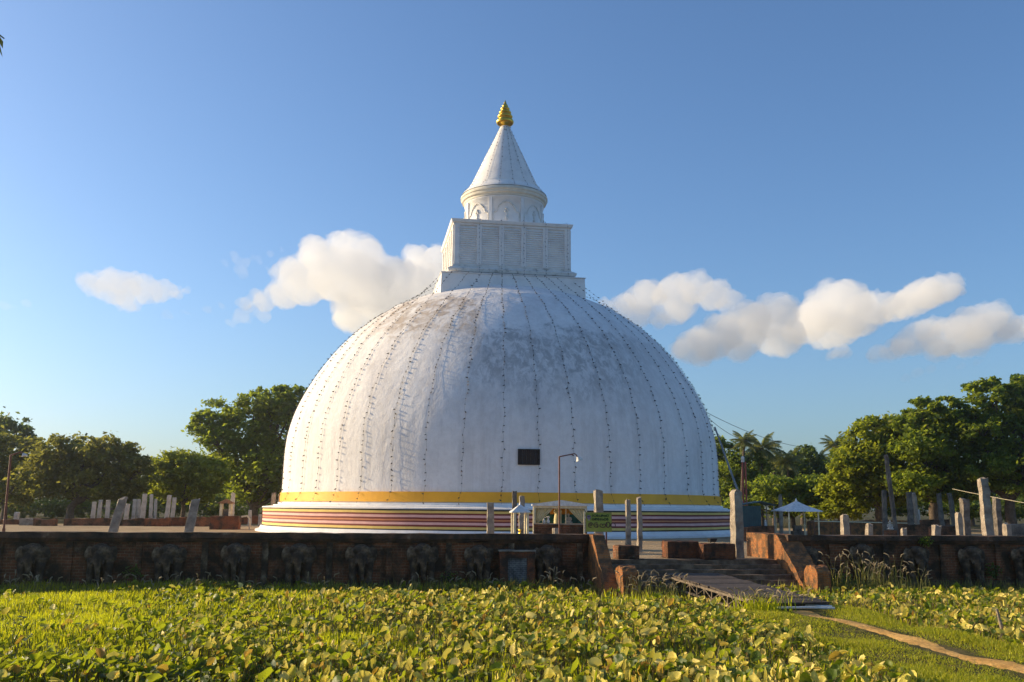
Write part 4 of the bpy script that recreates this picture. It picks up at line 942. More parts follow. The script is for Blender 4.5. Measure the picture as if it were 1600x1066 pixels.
def tree(name, label, lobes_px, Y, leaf, n, mat, trunk_px, base=COURT, trunk_r=.35, limbs=6, group=None, lean=0.0, depth=1.0, clump=.16, shell=.5, cat='tree', ry=None):
    """lobes_px: (px, py, rx px, ry px) of the crown masses in the photo, put at real size at distance Y"""
    k = Y / 1523.0; lobes = []; r = random.Random(int(trunk_px) + int(Y))
    for (px, py, a, b) in lobes_px:
        q = at(px, py, Y + r.uniform(-.45, .45) * a * k * depth); lobes.append((q.x, q.y, q.z, a * k, a * k * .95 * depth, b * k))
    bx = at(trunk_px, 815, Y); root = empty(name, (bx.x, Y, base)); tag(root, label, cat, group)
    org = np.array([bx.x, Y, base])
    C = crown_points(lobes, n, clump, shell) - org
    C = C[C[:, 2] > .15]
    link('crown', quads_mesh('crown', leaf_quads(C, leaf), 4, mat), root)
    p = MB(); cen = np.mean([l[:3] for l in lobes], 0) - org
    zf = max(1.2, min(l[2] - l[5] for l in lobes) - base + .4)
    fork = Vector((cen[0] * .25 + lean, cen[1] * .2, zf))
    p.tube([(0, 0, -.3), (lean * .2, 0, zf * .3), (lean * .6, .1, zf * .7), fork], [trunk_r * 1.35, trunk_r, trunk_r * .9, trunk_r * .8], 10)
    for l in lobes[:limbs * 2]:
        e = Vector(np.array(l[:3]) - org); m_ = fork.lerp(e, .5) + Vector((r.uniform(-.5, .5), r.uniform(-.5, .5), r.uniform(.0, .5)))
        p.tube([fork - Vector((0, 0, .2)), m_, e], [trunk_r * .6, trunk_r * .34, trunk_r * .10], 7)
        for _ in range(3):
            d = Vector((r.uniform(-1, 1), r.uniform(-1, 1), r.uniform(-.2, 1))).normalized() * (l[3] * .75)
            s0 = m_.lerp(e, r.uniform(.1, .8)); p.tube([s0, s0 + d * .5 + Vector((0, 0, .2)), s0 + d], [trunk_r * .2, trunk_r * .12, trunk_r * .04], 5)
    p.build('trunk', M['bark'], root)
    return root
LT = 'trees on the left behind the pale pillars'; RT = 'trees on the right behind the pavilion'
tree('broadleaf_tree', 'dark tall tree at the far left edge, its top above the olive trees', [(-30, 690, 60, 40), (10, 672, 40, 22), (38, 690, 22, 12), (-60, 720, 60, 50), (-10, 660, 20, 10)], 128, .36, 9000, M['leaf_deep'], -20, group=LT)
tree('broadleaf_tree', 'pale green bushy tree on the far left behind the lamp post', [(10, 712, 42, 30), (48, 715, 30, 28), (-20, 740, 45, 40), (30, 760, 50, 32), (-50, 720, 50, 50)], 106, .30, 12000, M['leaf_olive'], 5, group=LT)
tree('spreading_tree', 'wide olive-brown tree with spreading forked limbs under the left sky', [(92, 715, 36, 28), (128, 706, 34, 24), (160, 712, 36, 28), (195, 722, 34, 26), (215, 745, 26, 30), (70, 745, 40, 36), (110, 752, 44, 36), (150, 755, 46, 34), (190, 762, 34, 24), (150, 690, 14, 9), (205, 705, 14, 10), (228, 735, 10, 12), (90, 690, 14, 9)], 100, .27, 26000, M['leaf_olive'], 108, trunk_r=.40, limbs=8, group=LT, clump=.15, shell=.35)
tree('broadleaf_tree', 'low yellow-green tree between the olive tree and the big green tree', [(262, 730, 26, 22), (290, 735, 30, 28), (255, 758, 24, 22), (300, 765, 36, 26), (275, 712, 16, 9), (325, 745, 30, 30)], 108, .28, 15000, M['leaf_bright'], 285, group=LT, trunk_r=.25)
tree('broadleaf_tree', 'tall dense green tree rising beside the left edge of the dome', [(325, 665, 30, 20), (350, 650, 34, 24), (395, 638, 34, 24), (430, 632, 34, 24), (462, 630, 32, 22), (345, 690, 36, 28), (390, 685, 44, 36), (440, 680, 44, 40), (375, 725, 46, 32), (430, 735, 50, 36), (480, 690, 40, 60), (395, 765, 44, 26), (445, 775, 40, 22), (310, 655, 13, 9), (408, 616, 16, 9), (448, 612, 18, 8)], 114, .30, 42000, M['leaf_green'], 395, trunk_r=.55, limbs=9, group=LT, clump=.15, shell=.4)
tree('shrub', 'low bushy undergrowth behind the pale pillars and brick walls', [(0, 797, 60, 16), (60, 800, 40, 14), (210, 800, 40, 14), (170, 792, 60, 14), (250, 790, 50, 16), (320, 790, 50, 16), (380, 795, 45, 14), (110, 795, 40, 12)], 124, .28, 13000, M['leaf_deep'], 240, trunk_r=.15, group=LT, cat='shrub')
for k, (lab, lob, yy, mt) in enumerate((('far hazy tree of the belt behind the olive tree', [(60, 745, 50, 30), (110, 740, 44, 30), (20, 760, 50, 30), (80, 775, 60, 24)], 140, 'leaf_deep'), ('far tree of the belt in the gap right of the olive tree', [(215, 752, 40, 26), (250, 746, 36, 24), (185, 768, 44, 24), (240, 775, 50, 22)], 142, 'leaf_olive'),
        ('far tree of the belt behind the low yellow-green tree', [(310, 740, 40, 28), (345, 752, 40, 30), (290, 765, 44, 26), (335, 776, 50, 22)], 138, 'leaf_green'), ('far tree of the belt low beside the left edge of the dome', [(400, 765, 44, 28), (440, 760, 44, 34), (470, 770, 40, 30)], 136, 'leaf_deep'))):
    tree('broadleaf_tree', lab, lob, yy, .33, 9000, M[mt], lob[0][0] + 10, trunk_r=.2, group=LT)
tree('broadleaf_tree', 'far dark tree of the belt filling the gap behind the palms', [(1170, 740, 36, 30), (1210, 748, 40, 28), (1255, 752, 40, 28), (1295, 748, 36, 30), (1320, 735, 24, 24), (1140, 755, 36, 30)], 142, .33, 15000, M['leaf_deep'], 1215, trunk_r=.25, group=RT)
tree('broadleaf_tree', 'far tree of the belt behind the tallest tree at the right edge', [(1440, 770, 50, 30), (1500, 765, 50, 34), (1560, 765, 50, 34), (1610, 765, 50, 40)], 130, .33, 12000, M['leaf_deep'], 1520, trunk_r=.25, group=RT)
# right side
tree('broadleaf_tree', 'mid-green bushy tree right behind the edge of the dome', [(1135, 715, 26, 22), (1150, 745, 34, 30), (1180, 735, 30, 26), (1130, 765, 34, 34), (1165, 775, 36, 24), (1120, 700, 18, 16)], 116, .28, 15000, M['leaf_green'], 1150, group=RT, trunk_r=.3)
tree('broadleaf_tree', 'dark round tree between the palms in the far middle', [(1262, 722, 22, 20), (1240, 735, 28, 22), (1275, 745, 22, 26), (1215, 745, 26, 20), (1255, 705, 12, 8)], 128, .30, 11000, M['leaf_deep'], 1255, group=RT, trunk_r=.3)
tree('shrub', 'sunlit bright green bushes behind the pavilion', [(1205, 765, 32, 20), (1240, 775, 36, 24), (1270, 770, 30, 22), (1215, 790, 40, 18), (1265, 795, 40, 16), (1300, 785, 34, 24), (1150, 795, 30, 16)], 104, .25, 17000, M['leaf_green'], 1240, trunk_r=.18, group=RT, cat='shrub')
tree('shrub', 'yellowish bush in front of the big trees right of the pavilion roof', [(1310, 765, 28, 24), (1330, 790, 34, 20), (1290, 800, 26, 12)], 98, .24, 8000, M['leaf_bright'], 1312, trunk_r=.15, group=RT, cat='shrub')
tree('broadleaf_tree', 'yellow-green rounded tree, the lowest of the three big trees on the right', [(1345, 690, 32, 28), (1378, 672, 34, 20), (1408, 680, 30, 24), (1335, 725, 34, 32), (1375, 720, 46, 40), (1352, 760, 44, 34), (1400, 765, 40, 32), (1365, 659, 14, 7), (1320, 745, 22, 24), (1395, 662, 16, 8)], 96, .27, 30000, M['leaf_bright'], 1375, trunk_r=.42, limbs=8, group=RT, clump=.15, shell=.4)
tree('broadleaf_tree', 'middle one of the three big trees on the right with layered green crown', [(1440, 640, 26, 14), (1468, 634, 28, 14), (1432, 665, 34, 20), (1475, 660, 40, 24), (1440, 700, 44, 28), (1490, 700, 44, 30), (1455, 740, 50, 28), (1500, 745, 40, 28), (1430, 755, 40, 22), (1470, 770, 40, 18), (1510, 665, 26, 26)], 92, .27, 32000, M['leaf_green'], 1460, trunk_r=.45, limbs=9, group=RT, clump=.14, shell=.42)
tree('broadleaf_tree', 'tallest tree at the right edge with open branching crown', [(1520, 640, 28, 18), (1550, 615, 36, 18), (1588, 606, 34, 16), (1530, 675, 36, 24), (1575, 650, 40, 28), (1620, 630, 40, 34), (1560, 700, 46, 30), (1610, 690, 44, 40), (1545, 735, 44, 28), (1600, 745, 46, 34), (1640, 720, 50, 50), (1550, 597, 14, 6), (1600, 595, 16, 6), (1520, 770, 34, 16)], 90, .28, 36000, M['leaf_green'], 1580, trunk_r=.5, limbs=10, group=RT, clump=.13, shell=.45)
tree('shrub', 'dark undergrowth beneath the big trees at the right edge', [(1440, 795, 40, 14), (1500, 798, 44, 14), (1560, 795, 44, 16), (1610, 795, 40, 18), (1390, 798, 30, 12)], 102, .26, 8000, M['leaf_deep'], 1500, trunk_r=.12, group=RT, cat='shrub')

# coconut palms: trunk and each frond a part
def frond_mesh(seed, Lf=4.6):
    r = random.Random(seed); pts = []
    for i in range(11):
        u = i / 10; pts.append(Vector((Lf * (u * .92), 0, 1.25 * u - 2.0 * u * u + .25 * math.sin(u * 2))))
    V = []; 
    mb = MB(); mb.tube(pts, [.05 * (1 - .85 * i / 10) for i in range(11)], 5)
    nleaf = 34
    for k in range(nleaf):
        u = .10 + .9 * k / nleaf; f = u * 10; i = min(9, int(f)); q = pts[i].lerp(pts[i + 1], f - i); t = (pts[i + 1] - pts[i]).normalized()
        ll = 1.15 * math.sin(math.pi * min(1, .16 + u * .86)) ** .7 + .12
        for s in (-1, 1):
            d = (Vector((0, s, 0)) * .78 + t * .55 + Vector((0, 0, -.32 - .35 * r.random()))).normalized(); w = t * .045
            tip = q + d * ll + Vector((0, 0, -.22 * ll)); mid = q + d * ll * .5
            b = len(mb.v); mb.add([q - w, q + w, mid + w * 1.3, tip, mid - w * 1.3], [(0, 1, 2, 4), (4, 2, 3)])
    return mb.mesh('frond', M['palm'])
FROND = [frond_mesh(1), frond_mesh(2), frond_mesh(3)]
def palm(label, px, py, Y, nf=20, scale=1.0, lean=0.0, seed=0, base=COURT, wind=.5, group=RT):
    top = at(px, py, Y); r = random.Random(seed); root = empty('coconut_palm', (top.x - lean, Y, base)); tag(root, label, 'palm tree', group)
    h = top.z - base
    p = MB(); p.tube([(0, 0, -.2), (lean * .15, 0, h * .3), (lean * .5, 0, h * .65), (lean, 0, h)], [.30, .19, .16, .13], 9); p.build('trunk', M['bark'], root)
    for k in range(nf):
        a = k * 2.4 + r.uniform(-.2, .2); el = .95 - 1.75 * (k / nf) + r.uniform(-.1, .1)
        o = link('frond', FROND[k % 3], root, (lean, 0, h), (r.uniform(-.3, .3), -el, a)); o.scale = (scale * r.uniform(.85, 1.08),) * 3
        o.rotation_mode = 'XYZ'
    p = MB()
    for q in range(7): p.ball((lean + .25 * math.cos(q * .9), .25 * math.sin(q * .9), h - .28), .14, 7, 5)
    p.build('coconuts', M['wood_stake'], root)['kind'] = 'stuff'
    return root
palm('coconut palm nearest the dome, tall with a wind-blown crown', 1163, 690, 112, 22, .46, .6, 1)
palm('coconut palm second from the dome, just right of the tall wind-blown one', 1191, 701, 116, 20, .70, .3, 2)
palm('coconut palm in the middle of the far row with yellowish fronds', 1229, 722, 112, 22, .56, -.5, 3)
palm('lower coconut palm half hidden between the second and the yellowish one', 1210, 718, 122, 18, .45, .3, 4)
palm('lone coconut palm standing just left of the big yellow-green tree', 1304, 695, 116, 20, .42, -.4, 5)
palm('small dark coconut palm at the left foot of the lone palm', 1281, 716, 128, 18, .38, .4, 6)
# tall palm close by on the left, of which only a frond tip enters the picture
tip = at(6, 60, 13.0)
np_ = palm('tall coconut palm close by on the left, only a frond tip in the picture', -560, -60, 13.0, 16, .55, .3, 9, base=0.0, group=None)
_f = link('frond', FROND[0], np_); _top = Vector((np_.location.x + .3, 13.0, at(-560, -60, 13.0).z)); _v = tip - _top
_dh = math.hypot(_v.x, _v.y); _f.location = (.3, 0, _top.z); _f.rotation_euler = (0, math.atan2(-.52, 4.23) - math.atan2(_v.z, _dh), math.atan2(_v.y, _v.x)); _f.scale = (_v.length / 4.26,) * 3

# ------------------------------------------------------------------ pond vegetation
def view_points(n, ymin, ymax, xpad=1.0, power=0.6):
    """random ground points inside the picture's reach, thinned with distance"""
    u = NR.random(n); y = (ymin ** power + u * (ymax ** power - ymin ** power)) ** (1 / power)
    x = NR.uniform(-.70, .70, n) * y * 1.02 + NR.uniform(-xpad, xpad, n)
    return x, y
def wall_front(x): return 37.5 + (x - 3.08) * math.tan(SITE)
def free(x, y):
    """not inside the wall, stairs, ramp or stones"""
    t = -(x - 3.08) * math.sin(SITE) + (y - 37.5) * math.cos(SITE); s = (x - 3.08) * math.cos(SITE) + (y - 37.5) * math.sin(SITE)
    ok = t < -.25
    ok &= ~((s > -.2) & (s < 8.6) & (t > -2.3))
    a = (x - 5.67) * wx.x + (y - 36) * wx.y; b = (x - 5.67) * ux.x + (y - 36) * ux.y
    ok &= ~((a > -.1) & (a < RW + .1) & (b > -.5) & (b < RL + .1))
    return ok
def fbm(x, y, s, seed=0):
    v = np.zeros_like(x); a = 1.0
    for k in range(4):
        an = (seed * 1.7 + k * 2.1); v += a * np.sin(x * s * math.cos(an) + y * s * math.sin(an) + seed * 3 + k) * np.cos(-x * s * math.sin(an) * .8 + y * s * math.cos(an) + seed + 2 * k); s *= 1.9; a *= .6
    return v
def blades(x, y, h, w, lean=.35, jit=1.0):
    """grass blades: a bent two-piece strip each"""
    n = len(x); z = gz(x, y); a = NR.uniform(0, 2 * np.pi, n); d = np.stack([np.cos(a), np.sin(a), np.zeros(n)], 1)
    side = np.stack([-np.sin(a), np.cos(a), np.zeros(n)], 1) * (w[:, None] * .5)
    side = side[:, [1, 0, 2]] if False else side
    b = np.stack([x, y, z - .02], 1); l = NR.uniform(.15, 1, n)[:, None] * lean
    m = b + d * (h[:, None] * l * .35) + np.array([0, 0, 1.0]) * h[:, None] * .6
    t = b + d * (h[:, None] * l * 1.0) + np.array([0, 0, 1.0]) * h[:, None]
    V = np.stack([b - side, b + side, m + side * .8, m - side * .8, m - side * .8, m + side * .8, t + side * .1, t - side * .1], 1)
    return V.reshape(-1, 3)

# left side: lush yellow-green grass; elsewhere thin grass between the lotus
def grass_weight(x, y):
    px = 800 + 1523 * x / y
    w = np.clip((620 - px) / 380 + .55 * fbm(x, y, .55, 2) * .6, 0, 1) * np.clip((y - 19.5) / 4 + .4, .15, 1)
    return np.maximum(w, .08)
x, y = view_points(370000, 14.5, 37.5); k = free(x, y) & (bund_mask(x, y) < .25)
k &= NR.random(len(x)) < grass_weight(x, y)
x, y = x[k], y[k]; near = np.clip((wall_front(x) - y) / 2.2, 0, 1)
h = NR.uniform(.14, .34, len(x)) * (1 + .35 * fbm(x, y, .9, 4) * .5) * (1.35 - .35 * near)
tag(link('pond_grass', quads_mesh('pond_grass', blades(x, y, h, NR.uniform(.014, .030, len(x)) * (1 + y / 40)), 4, M['grass'])), 'lush yellow-green grass filling the pond among the lotus', 'grass', kind='stuff')
# bank: short mown-looking grass with the bare path left free
x, y = view_points(480000, 14.0, 31.5, 3.0); k = free(x, y) & (bund_mask(x, y) > .12); x, y = x[k], y[k]
dpth = np.abs(x - path_x(y)); k = NR.random(len(x)) < np.clip((dpth - .16 - .10 * fbm(x, y, 2.3, 21)) / .22, .04, 1); x, y = x[k], y[k]
h = NR.uniform(.03, .10, len(x)) * (1 + .5 * np.clip(fbm(x, y, 1.1, 7), -1, 1)) * np.clip(np.abs(x - path_x(y)) / .9, .35, 1.25)
tag(link('bank_grass', quads_mesh('bank_grass', blades(x, y, h, NR.uniform(.010, .022, len(x)), .7), 4, M['grass_short'])), 'short grass on the bank on both sides of the sandy path', 'grass', kind='stuff')

# lotus: dished or folded round leaves on stalks
def lotus_leaf(n, R, fold, cup, tilt, az, seg=9):
    """(n, verts, 3) leaf discs: centre, inner ring, outer ring"""
    th = np.arange(seg) * 2 * np.pi / seg
    ang = np.tile(th, 2); rad = np.concatenate([np.full(seg, .52), np.full(seg, 1.0)])
    X = np.concatenate([[0], rad * np.cos(ang)]); Y = np.concatenate([[0], rad * np.sin(ang)])
    X = np.tile(X, (n, 1)) * R[:, None]; Y = np.tile(Y, (n, 1)) * R[:, None]
    el = np.where(fold > .55, NR.uniform(1.0, 1.25, n), NR.uniform(.95, 1.10, n))[:, None]; X = X * el; Y = Y / el
    wav = NR.normal(size=(n, 1 + 2 * seg)) * .13 * R[:, None]; wav[:, 0] = 0
    r2 = (X ** 2 + Y ** 2) / R[:, None]
    c, s = np.cos(fold)[:, None], np.sin(fold)[:, None]
    Z = np.abs(Y) * s + r2 * cup[:, None] + wav; Y = Y * c
    P = np.stack([X, Y, Z], -1)
    a, t = az[:, None], tilt[:, None]
    # random spin, then tilt about the y axis, then azimuth
    sp = NR.uniform(0, 2 * np.pi, n)[:, None]
    x1 = P[..., 0] * np.cos(sp) - P[..., 1] * np.sin(sp); y1 = P[..., 0] * np.sin(sp) + P[..., 1] * np.cos(sp); z1 = P[..., 2]
    x2 = x1 * np.cos(t) + z1 * np.sin(t); z2 = -x1 * np.sin(t) + z1 * np.cos(t)
    x3 = x2 * np.cos(a) - y1 * np.sin(a); y3 = x2 * np.sin(a) + y1 * np.cos(a)
    return np.stack([x3, y3, z2], -1)
SEG = 9
_i = np.arange(SEG); _j = (_i + 1) % SEG
LF = np.concatenate([np.stack([np.zeros(SEG, int), 1 + _i, 1 + _j, 1 + _j], 1), np.stack([1 + _i, 1 + SEG + _i, 1 + SEG + _j, 1 + _j], 1)])
def lotus_mesh(name, pos, height, R, fold, cup, tilt, az, kind):
    """one mesh of leaves and stalks; kind 0 green, 1 cream, 2 yellow"""
    n = len(R); P = lotus_leaf(n, R, fold, cup, tilt, az); bend = NR.normal(size=(n, 2)) * .10
    top = pos + np.concatenate([bend, height[:, None]], 1)
    P = P + top[:, None, :]
    nv = 1 + 2 * SEG
    tri = np.concatenate([np.stack([np.zeros(SEG, int), 1 + _i, 1 + _j], 1), np.stack([1 + _i, 1 + SEG + _i, 1 + SEG + _j], 1), np.stack([1 + _i, 1 + SEG + _j, 1 + _j], 1)])
    F1 = (tri[None] + (np.arange(n) * nv)[:, None, None]).reshape(-1, 3)
    # stalk: a thin three-sided tube in two pieces
    ang = np.array([0, 2.094, 4.189]); ring = np.stack([np.cos(ang), np.sin(ang), 0 * ang], 1) * .011
    mid = (pos * .45 + top * .55); mid[:, :2] += NR.normal(size=(n, 2)) * .03
    SV = np.stack([pos[:, None] - [0, 0, .05] + ring, mid[:, None] + ring, top[:, None] - [0, 0, .004] + ring * .8], 1).reshape(n, 9, 3)
    st = []
    for L in (0, 3):
        for q in range(3): a, b, c, d = L + q, L + (q + 1) % 3, L + 3 + (q + 1) % 3, L + 3 + q; st += [(a, b, c), (a, c, d)]
    F2 = (np.array(st)[None] + (np.arange(n) * 9)[:, None, None]).reshape(-1, 3) + n * nv
    V = np.concatenate([P.reshape(-1, 3), SV.reshape(-1, 3)]); Fc = np.concatenate([F1, F2])
    mi = np.concatenate([np.repeat(kind, len(tri)), np.full(len(F2), 3)])
    return quads_mesh(name, V, 3, [M['lotus_green'], M['lotus_cream'], M['lotus_yellow'], M['stalk']], mi, Fc, smooth=True)
def lotus_params(n, y, cream):
    R = .040 + .100 * NR.random(n) ** 2.0; kind = np.where(NR.random(n) < cream, 1, 0); kind = np.where(NR.random(n) < .045, 2, kind)
    fold = np.where(kind > 0, NR.uniform(.6, 1.35, n), NR.uniform(.0, .9, n)); cup = NR.uniform(-.15, .45, n)
    tilt = np.where(kind > 0, NR.uniform(.7, 1.6, n), np.abs(NR.normal(.55, .45, n)))
    az = np.where(NR.random(n) < .75, NR.normal(math.pi * 1.08, .7, n), NR.uniform(0, 2 * np.pi, n))
    return R, fold, cup, tilt, az, kind
x, y = view_points(43000, 14.8, 37.6, 1.0, .35); k = free(x, y) & (bund_mask(x, y) < .10)
px_ = 800 + 1523 * x / y
dens = np.clip((px_ - 60) / 420 + np.clip((24 - y) / 5, 0, 1) * .9, .16, 1)
dens = dens * np.clip(.58 + .55 * fbm(x, y, .8, 9), .12, 1)
k &= NR.random(len(x)) < dens
k &= ~((px_ > 930) & (y > 29.5) & (x < 8.5) & (NR.random(len(x)) < .93))
k &= ~((px_ > 885) & (px_ < 1010) & (y > 31.5) & (NR.random(len(x)) < .8))
x, y = x[k], y[k]; o_ = np.argsort(np.hypot(x, y)); x, y = x[o_], y[o_]
z = gz(x, y); n = len(x)
cream = np.clip((800 + 1523 * x / y - 150) / 850, .14, .50)
R, fold, cup, tilt, az, kind = lotus_params(n, y, cream)
H_ = NR.uniform(.05, .46, n) * (1 + .25 * fbm(x, y, .4, 12) * .5) * np.clip(1.15 - (y - 24) / 22, .5, 1)
NI = 300                                            # the nearest 300 leaves are things of their own
inframe = np.ones(n, bool)
_pxx, _pyy = to_px(np.stack([x, y, z + H_], 1)); vis = (_pxx > -10) & (_pxx < 1610) & (_pyy < 1075)
first = np.where(vis)[0][:NI]; rest = np.ones(n, bool); rest[first] = False
tag(link('lotus_leaves', lotus_mesh('lotus_leaves', np.stack([x, y, z], 1)[rest], H_[rest], R[rest], fold[rest], cup[rest], tilt[rest], az[rest], kind[rest])), 'mass of green and cream lotus leaves filling the pond', 'lotus leaves', kind='stuff')
variants = {0: [], 1: [], 2: []}
for kd in (0, 1, 2):
    for q in range((9, 7, 4)[kd]):
        r_, f_, c_, t_, a_, _ = lotus_params(1, None, 0.0)
        if kd: f_ = NR.uniform(.25, .95, 1); t_ = NR.uniform(.7, 1.6, 1)
        variants[kd].append(lotus_mesh('lotus_leaf', np.zeros((1, 3)), np.array([.26]), np.array([.08]), f_, c_, t_, a_, np.array([kd])))
LL = {0: 'round green lotus leaf on its stalk in the near edge of the pond', 1: 'pale cream lotus leaf folded on its stalk in the near edge of the pond', 2: 'yellowed wilting lotus leaf on its stalk in the near edge of the pond'}
LG = {0: 'green lotus leaves nearest the camera', 1: 'cream lotus leaves nearest the camera', 2: 'yellow lotus leaves nearest the camera'}
for i in first:
    kd = int(kind[i]); me = variants[kd][int(NR.integers(0, len(variants[kd])))]
    s = float(R[i] / .08); o = link('lotus_leaf', me, None, (float(x[i]), float(y[i]), float(z[i])), (0, 0, float(NR.normal(0, .45)))); o.scale = (s, s, max(.6, float(H_[i] / .26)))
    tag(o, LL[kd], 'lotus leaf', LG[kd])
# dead stalks standing among the leaves
x, y = view_points(11500, 14.8, 36, 1.0, .5); k = free(x, y) & (bund_mask(x, y) < .2); x, y = x[k], y[k]
tag(link('dry_stalks', quads_mesh('dry_stalks', blades(x, y, NR.uniform(.15, .5, len(x)), NR.uniform(.008, .016, len(x)), .9), 4, M['stalk'])), 'dry bent lotus stalks standing between the leaves', 'stalks', kind='stuff')

# tufts of tall seeding grass by the walls
def tuft(label, px, Y, n, h, spread, seed, heads=.6, mat='reed', drop=0.0):
    r = np.random.default_rng(seed); c = at(px, 900, Y); bz = float(gz(c.x, Y)); root = empty('grass_tuft', (c.x, Y, bz)); tag(root, label, 'grass tuft')
    mb = MB(); hd = MB()
    for i in range(n):
        a = r.uniform(0, 6.28); b = r.normal(0, spread * .35, 2); hh = h * r.uniform(.45, 1.1); ln = r.uniform(.1, .5) * hh
        p0 = Vector((b[0], b[1], -.05)); p1 = p0 + Vector((math.cos(a) * ln * .3, math.sin(a) * ln * .3, hh * .6)); p2 = p0 + Vector((math.cos(a) * ln * 1.0, math.sin(a) * ln, hh)); s = Vector((-math.sin(a), math.cos(a), 0)) * .011
        s2 = Vector((s.y, -s.x, 0))
        mb.add([p0 - s, p0 + s, p1 + s, p1 - s, p2], [(0, 1, 2, 3), (3, 2, 4)])
        if r.random() < heads:
            d = (p2 - p1).normalized(); e = p2 + d * .06; f = e + Vector((d.x, d.y, .25)).normalized() * .16 + Vector((0, 0, -.03))
            hd.tube([p2 - d * .04, e, f, f + Vector((d.x, d.y, -.3)) * .06], [.008, .022, .018, .004], 5)
    mb.build('blades', M[mat], root)['kind'] = 'stuff'
    if hd.v: hd.build('seed_heads', M['seed_head'], root)['kind'] = 'stuff'
    return root
tuft('tall tuft of seeding grass before the wall, left of the left stair wall', 862, 35.2, 34, .8, .9, 1)
tuft('thick tuft of seeding grass right in front of the left stair wall', 905, 35.2, 22, .6, 1.0, 2)
tuft('seeding grass between the left guardstone and the steps', 1003, 33.6, 50, .85, .9, 3)
tuft('thin seeding grass at the foot of the steps left of the ramp', 1045, 33.2, 34, .75, .8, 4)
tuft('big tuft of tall seeding grass right of the right guardstone', 1372, 36.2, 95, 1.35, 1.3, 5, .45)
tuft('few tall seeding stems beside the right guardstone', 1306, 36.8, 16, 1.35, .5, 6, .8)
tuft('grass tuft with arching stems further right along the wall', 1425, 37.2, 24, 1.05, .8, 7, .5)
tuft('bright grass tuft growing at the left side of the ramp foot', 1185, 27.9, 260, .55, 1.0, 8, .12, 'grass')
tuft('sparse seeding grass on the ramp foot', 1235, 29.2, 40, .45, 1.1, 9, .4)
for k, px in enumerate((30, 62, 160, 205, 240, 300, 395, 500, 640, 700, 770)):
    tuft(f'small seeding grass tuft at the foot of the elephant wall, {ORD[k]} from the left', px, float(wall_front(at(px, 900, 34).x)) - 1.1 - (k % 3) * .5, 14, .62, .9, 20 + k, .6)
x, y = view_points(38000, 28, 38.6, 1.0, .6); t_ = wall_front(x) - y; k = free(x, y) & (t_ > .3) & (t_ < 2.6) & (bund_mask(x, y) < .3); x, y = x[k], y[k]
tag(link('wall_foot_weeds', quads_mesh('wall_foot_weeds', blades(x, y, NR.uniform(.2, .55, len(x)), NR.uniform(.02, .04, len(x)), .5), 4, M['reed'])), 'shaded weeds growing along the foot of the elephant wall', 'weeds', kind='stuff')
def weed(label, px, py, Y, r, n, mat, cat='plant', z=None, leaf=.07):
    c = at(px, py, Y); root = empty('wall_plant', c); tag(root, label, cat)
    C = rand_dirs(n) * (NR.random(n) ** .4)[:, None] * np.array([r, r * .5, r * .75]); link('leaves', quads_mesh('leaves', leaf_quads(C, leaf), 4, M[mat]), root)
    p = MB()
    for i in range(0, n, max(1, n // 9)): p.tube([(0, r * .45, -r * .2), tuple(C[i])], [.012, .004], 4)
    p.build('stem', M['bark'], root)
def yw(px, t): 
    k = (px - 800) / 1523.0; s = s_of_px(px, t); return float(site(s, t).y)
weed('small leafy weed sprouting from the coping of the right wall', 1446, 846, yw(1446, -.3), .32, 130, 'leaf_green')
weed('leafy weed growing on the face of the right wall near the edge', 1551, 892, yw(1551, -.35), .42, 150, 'leaf_deep')
weed('dark leafy weeds behind the big grass tuft by the right guardstone', 1318, 912, yw(1318, -1.2), .55, 260, 'leaf_green')
weed('small green plant under the elephant reliefs on the left wall', 208, 895, yw(208, -.6), .38, 130, 'leaf_deep')
weed('broad-leaved weeds under the wall right of the brick niche', 705, 905, yw(705, -.7), .45, 120, 'leaf_deep')

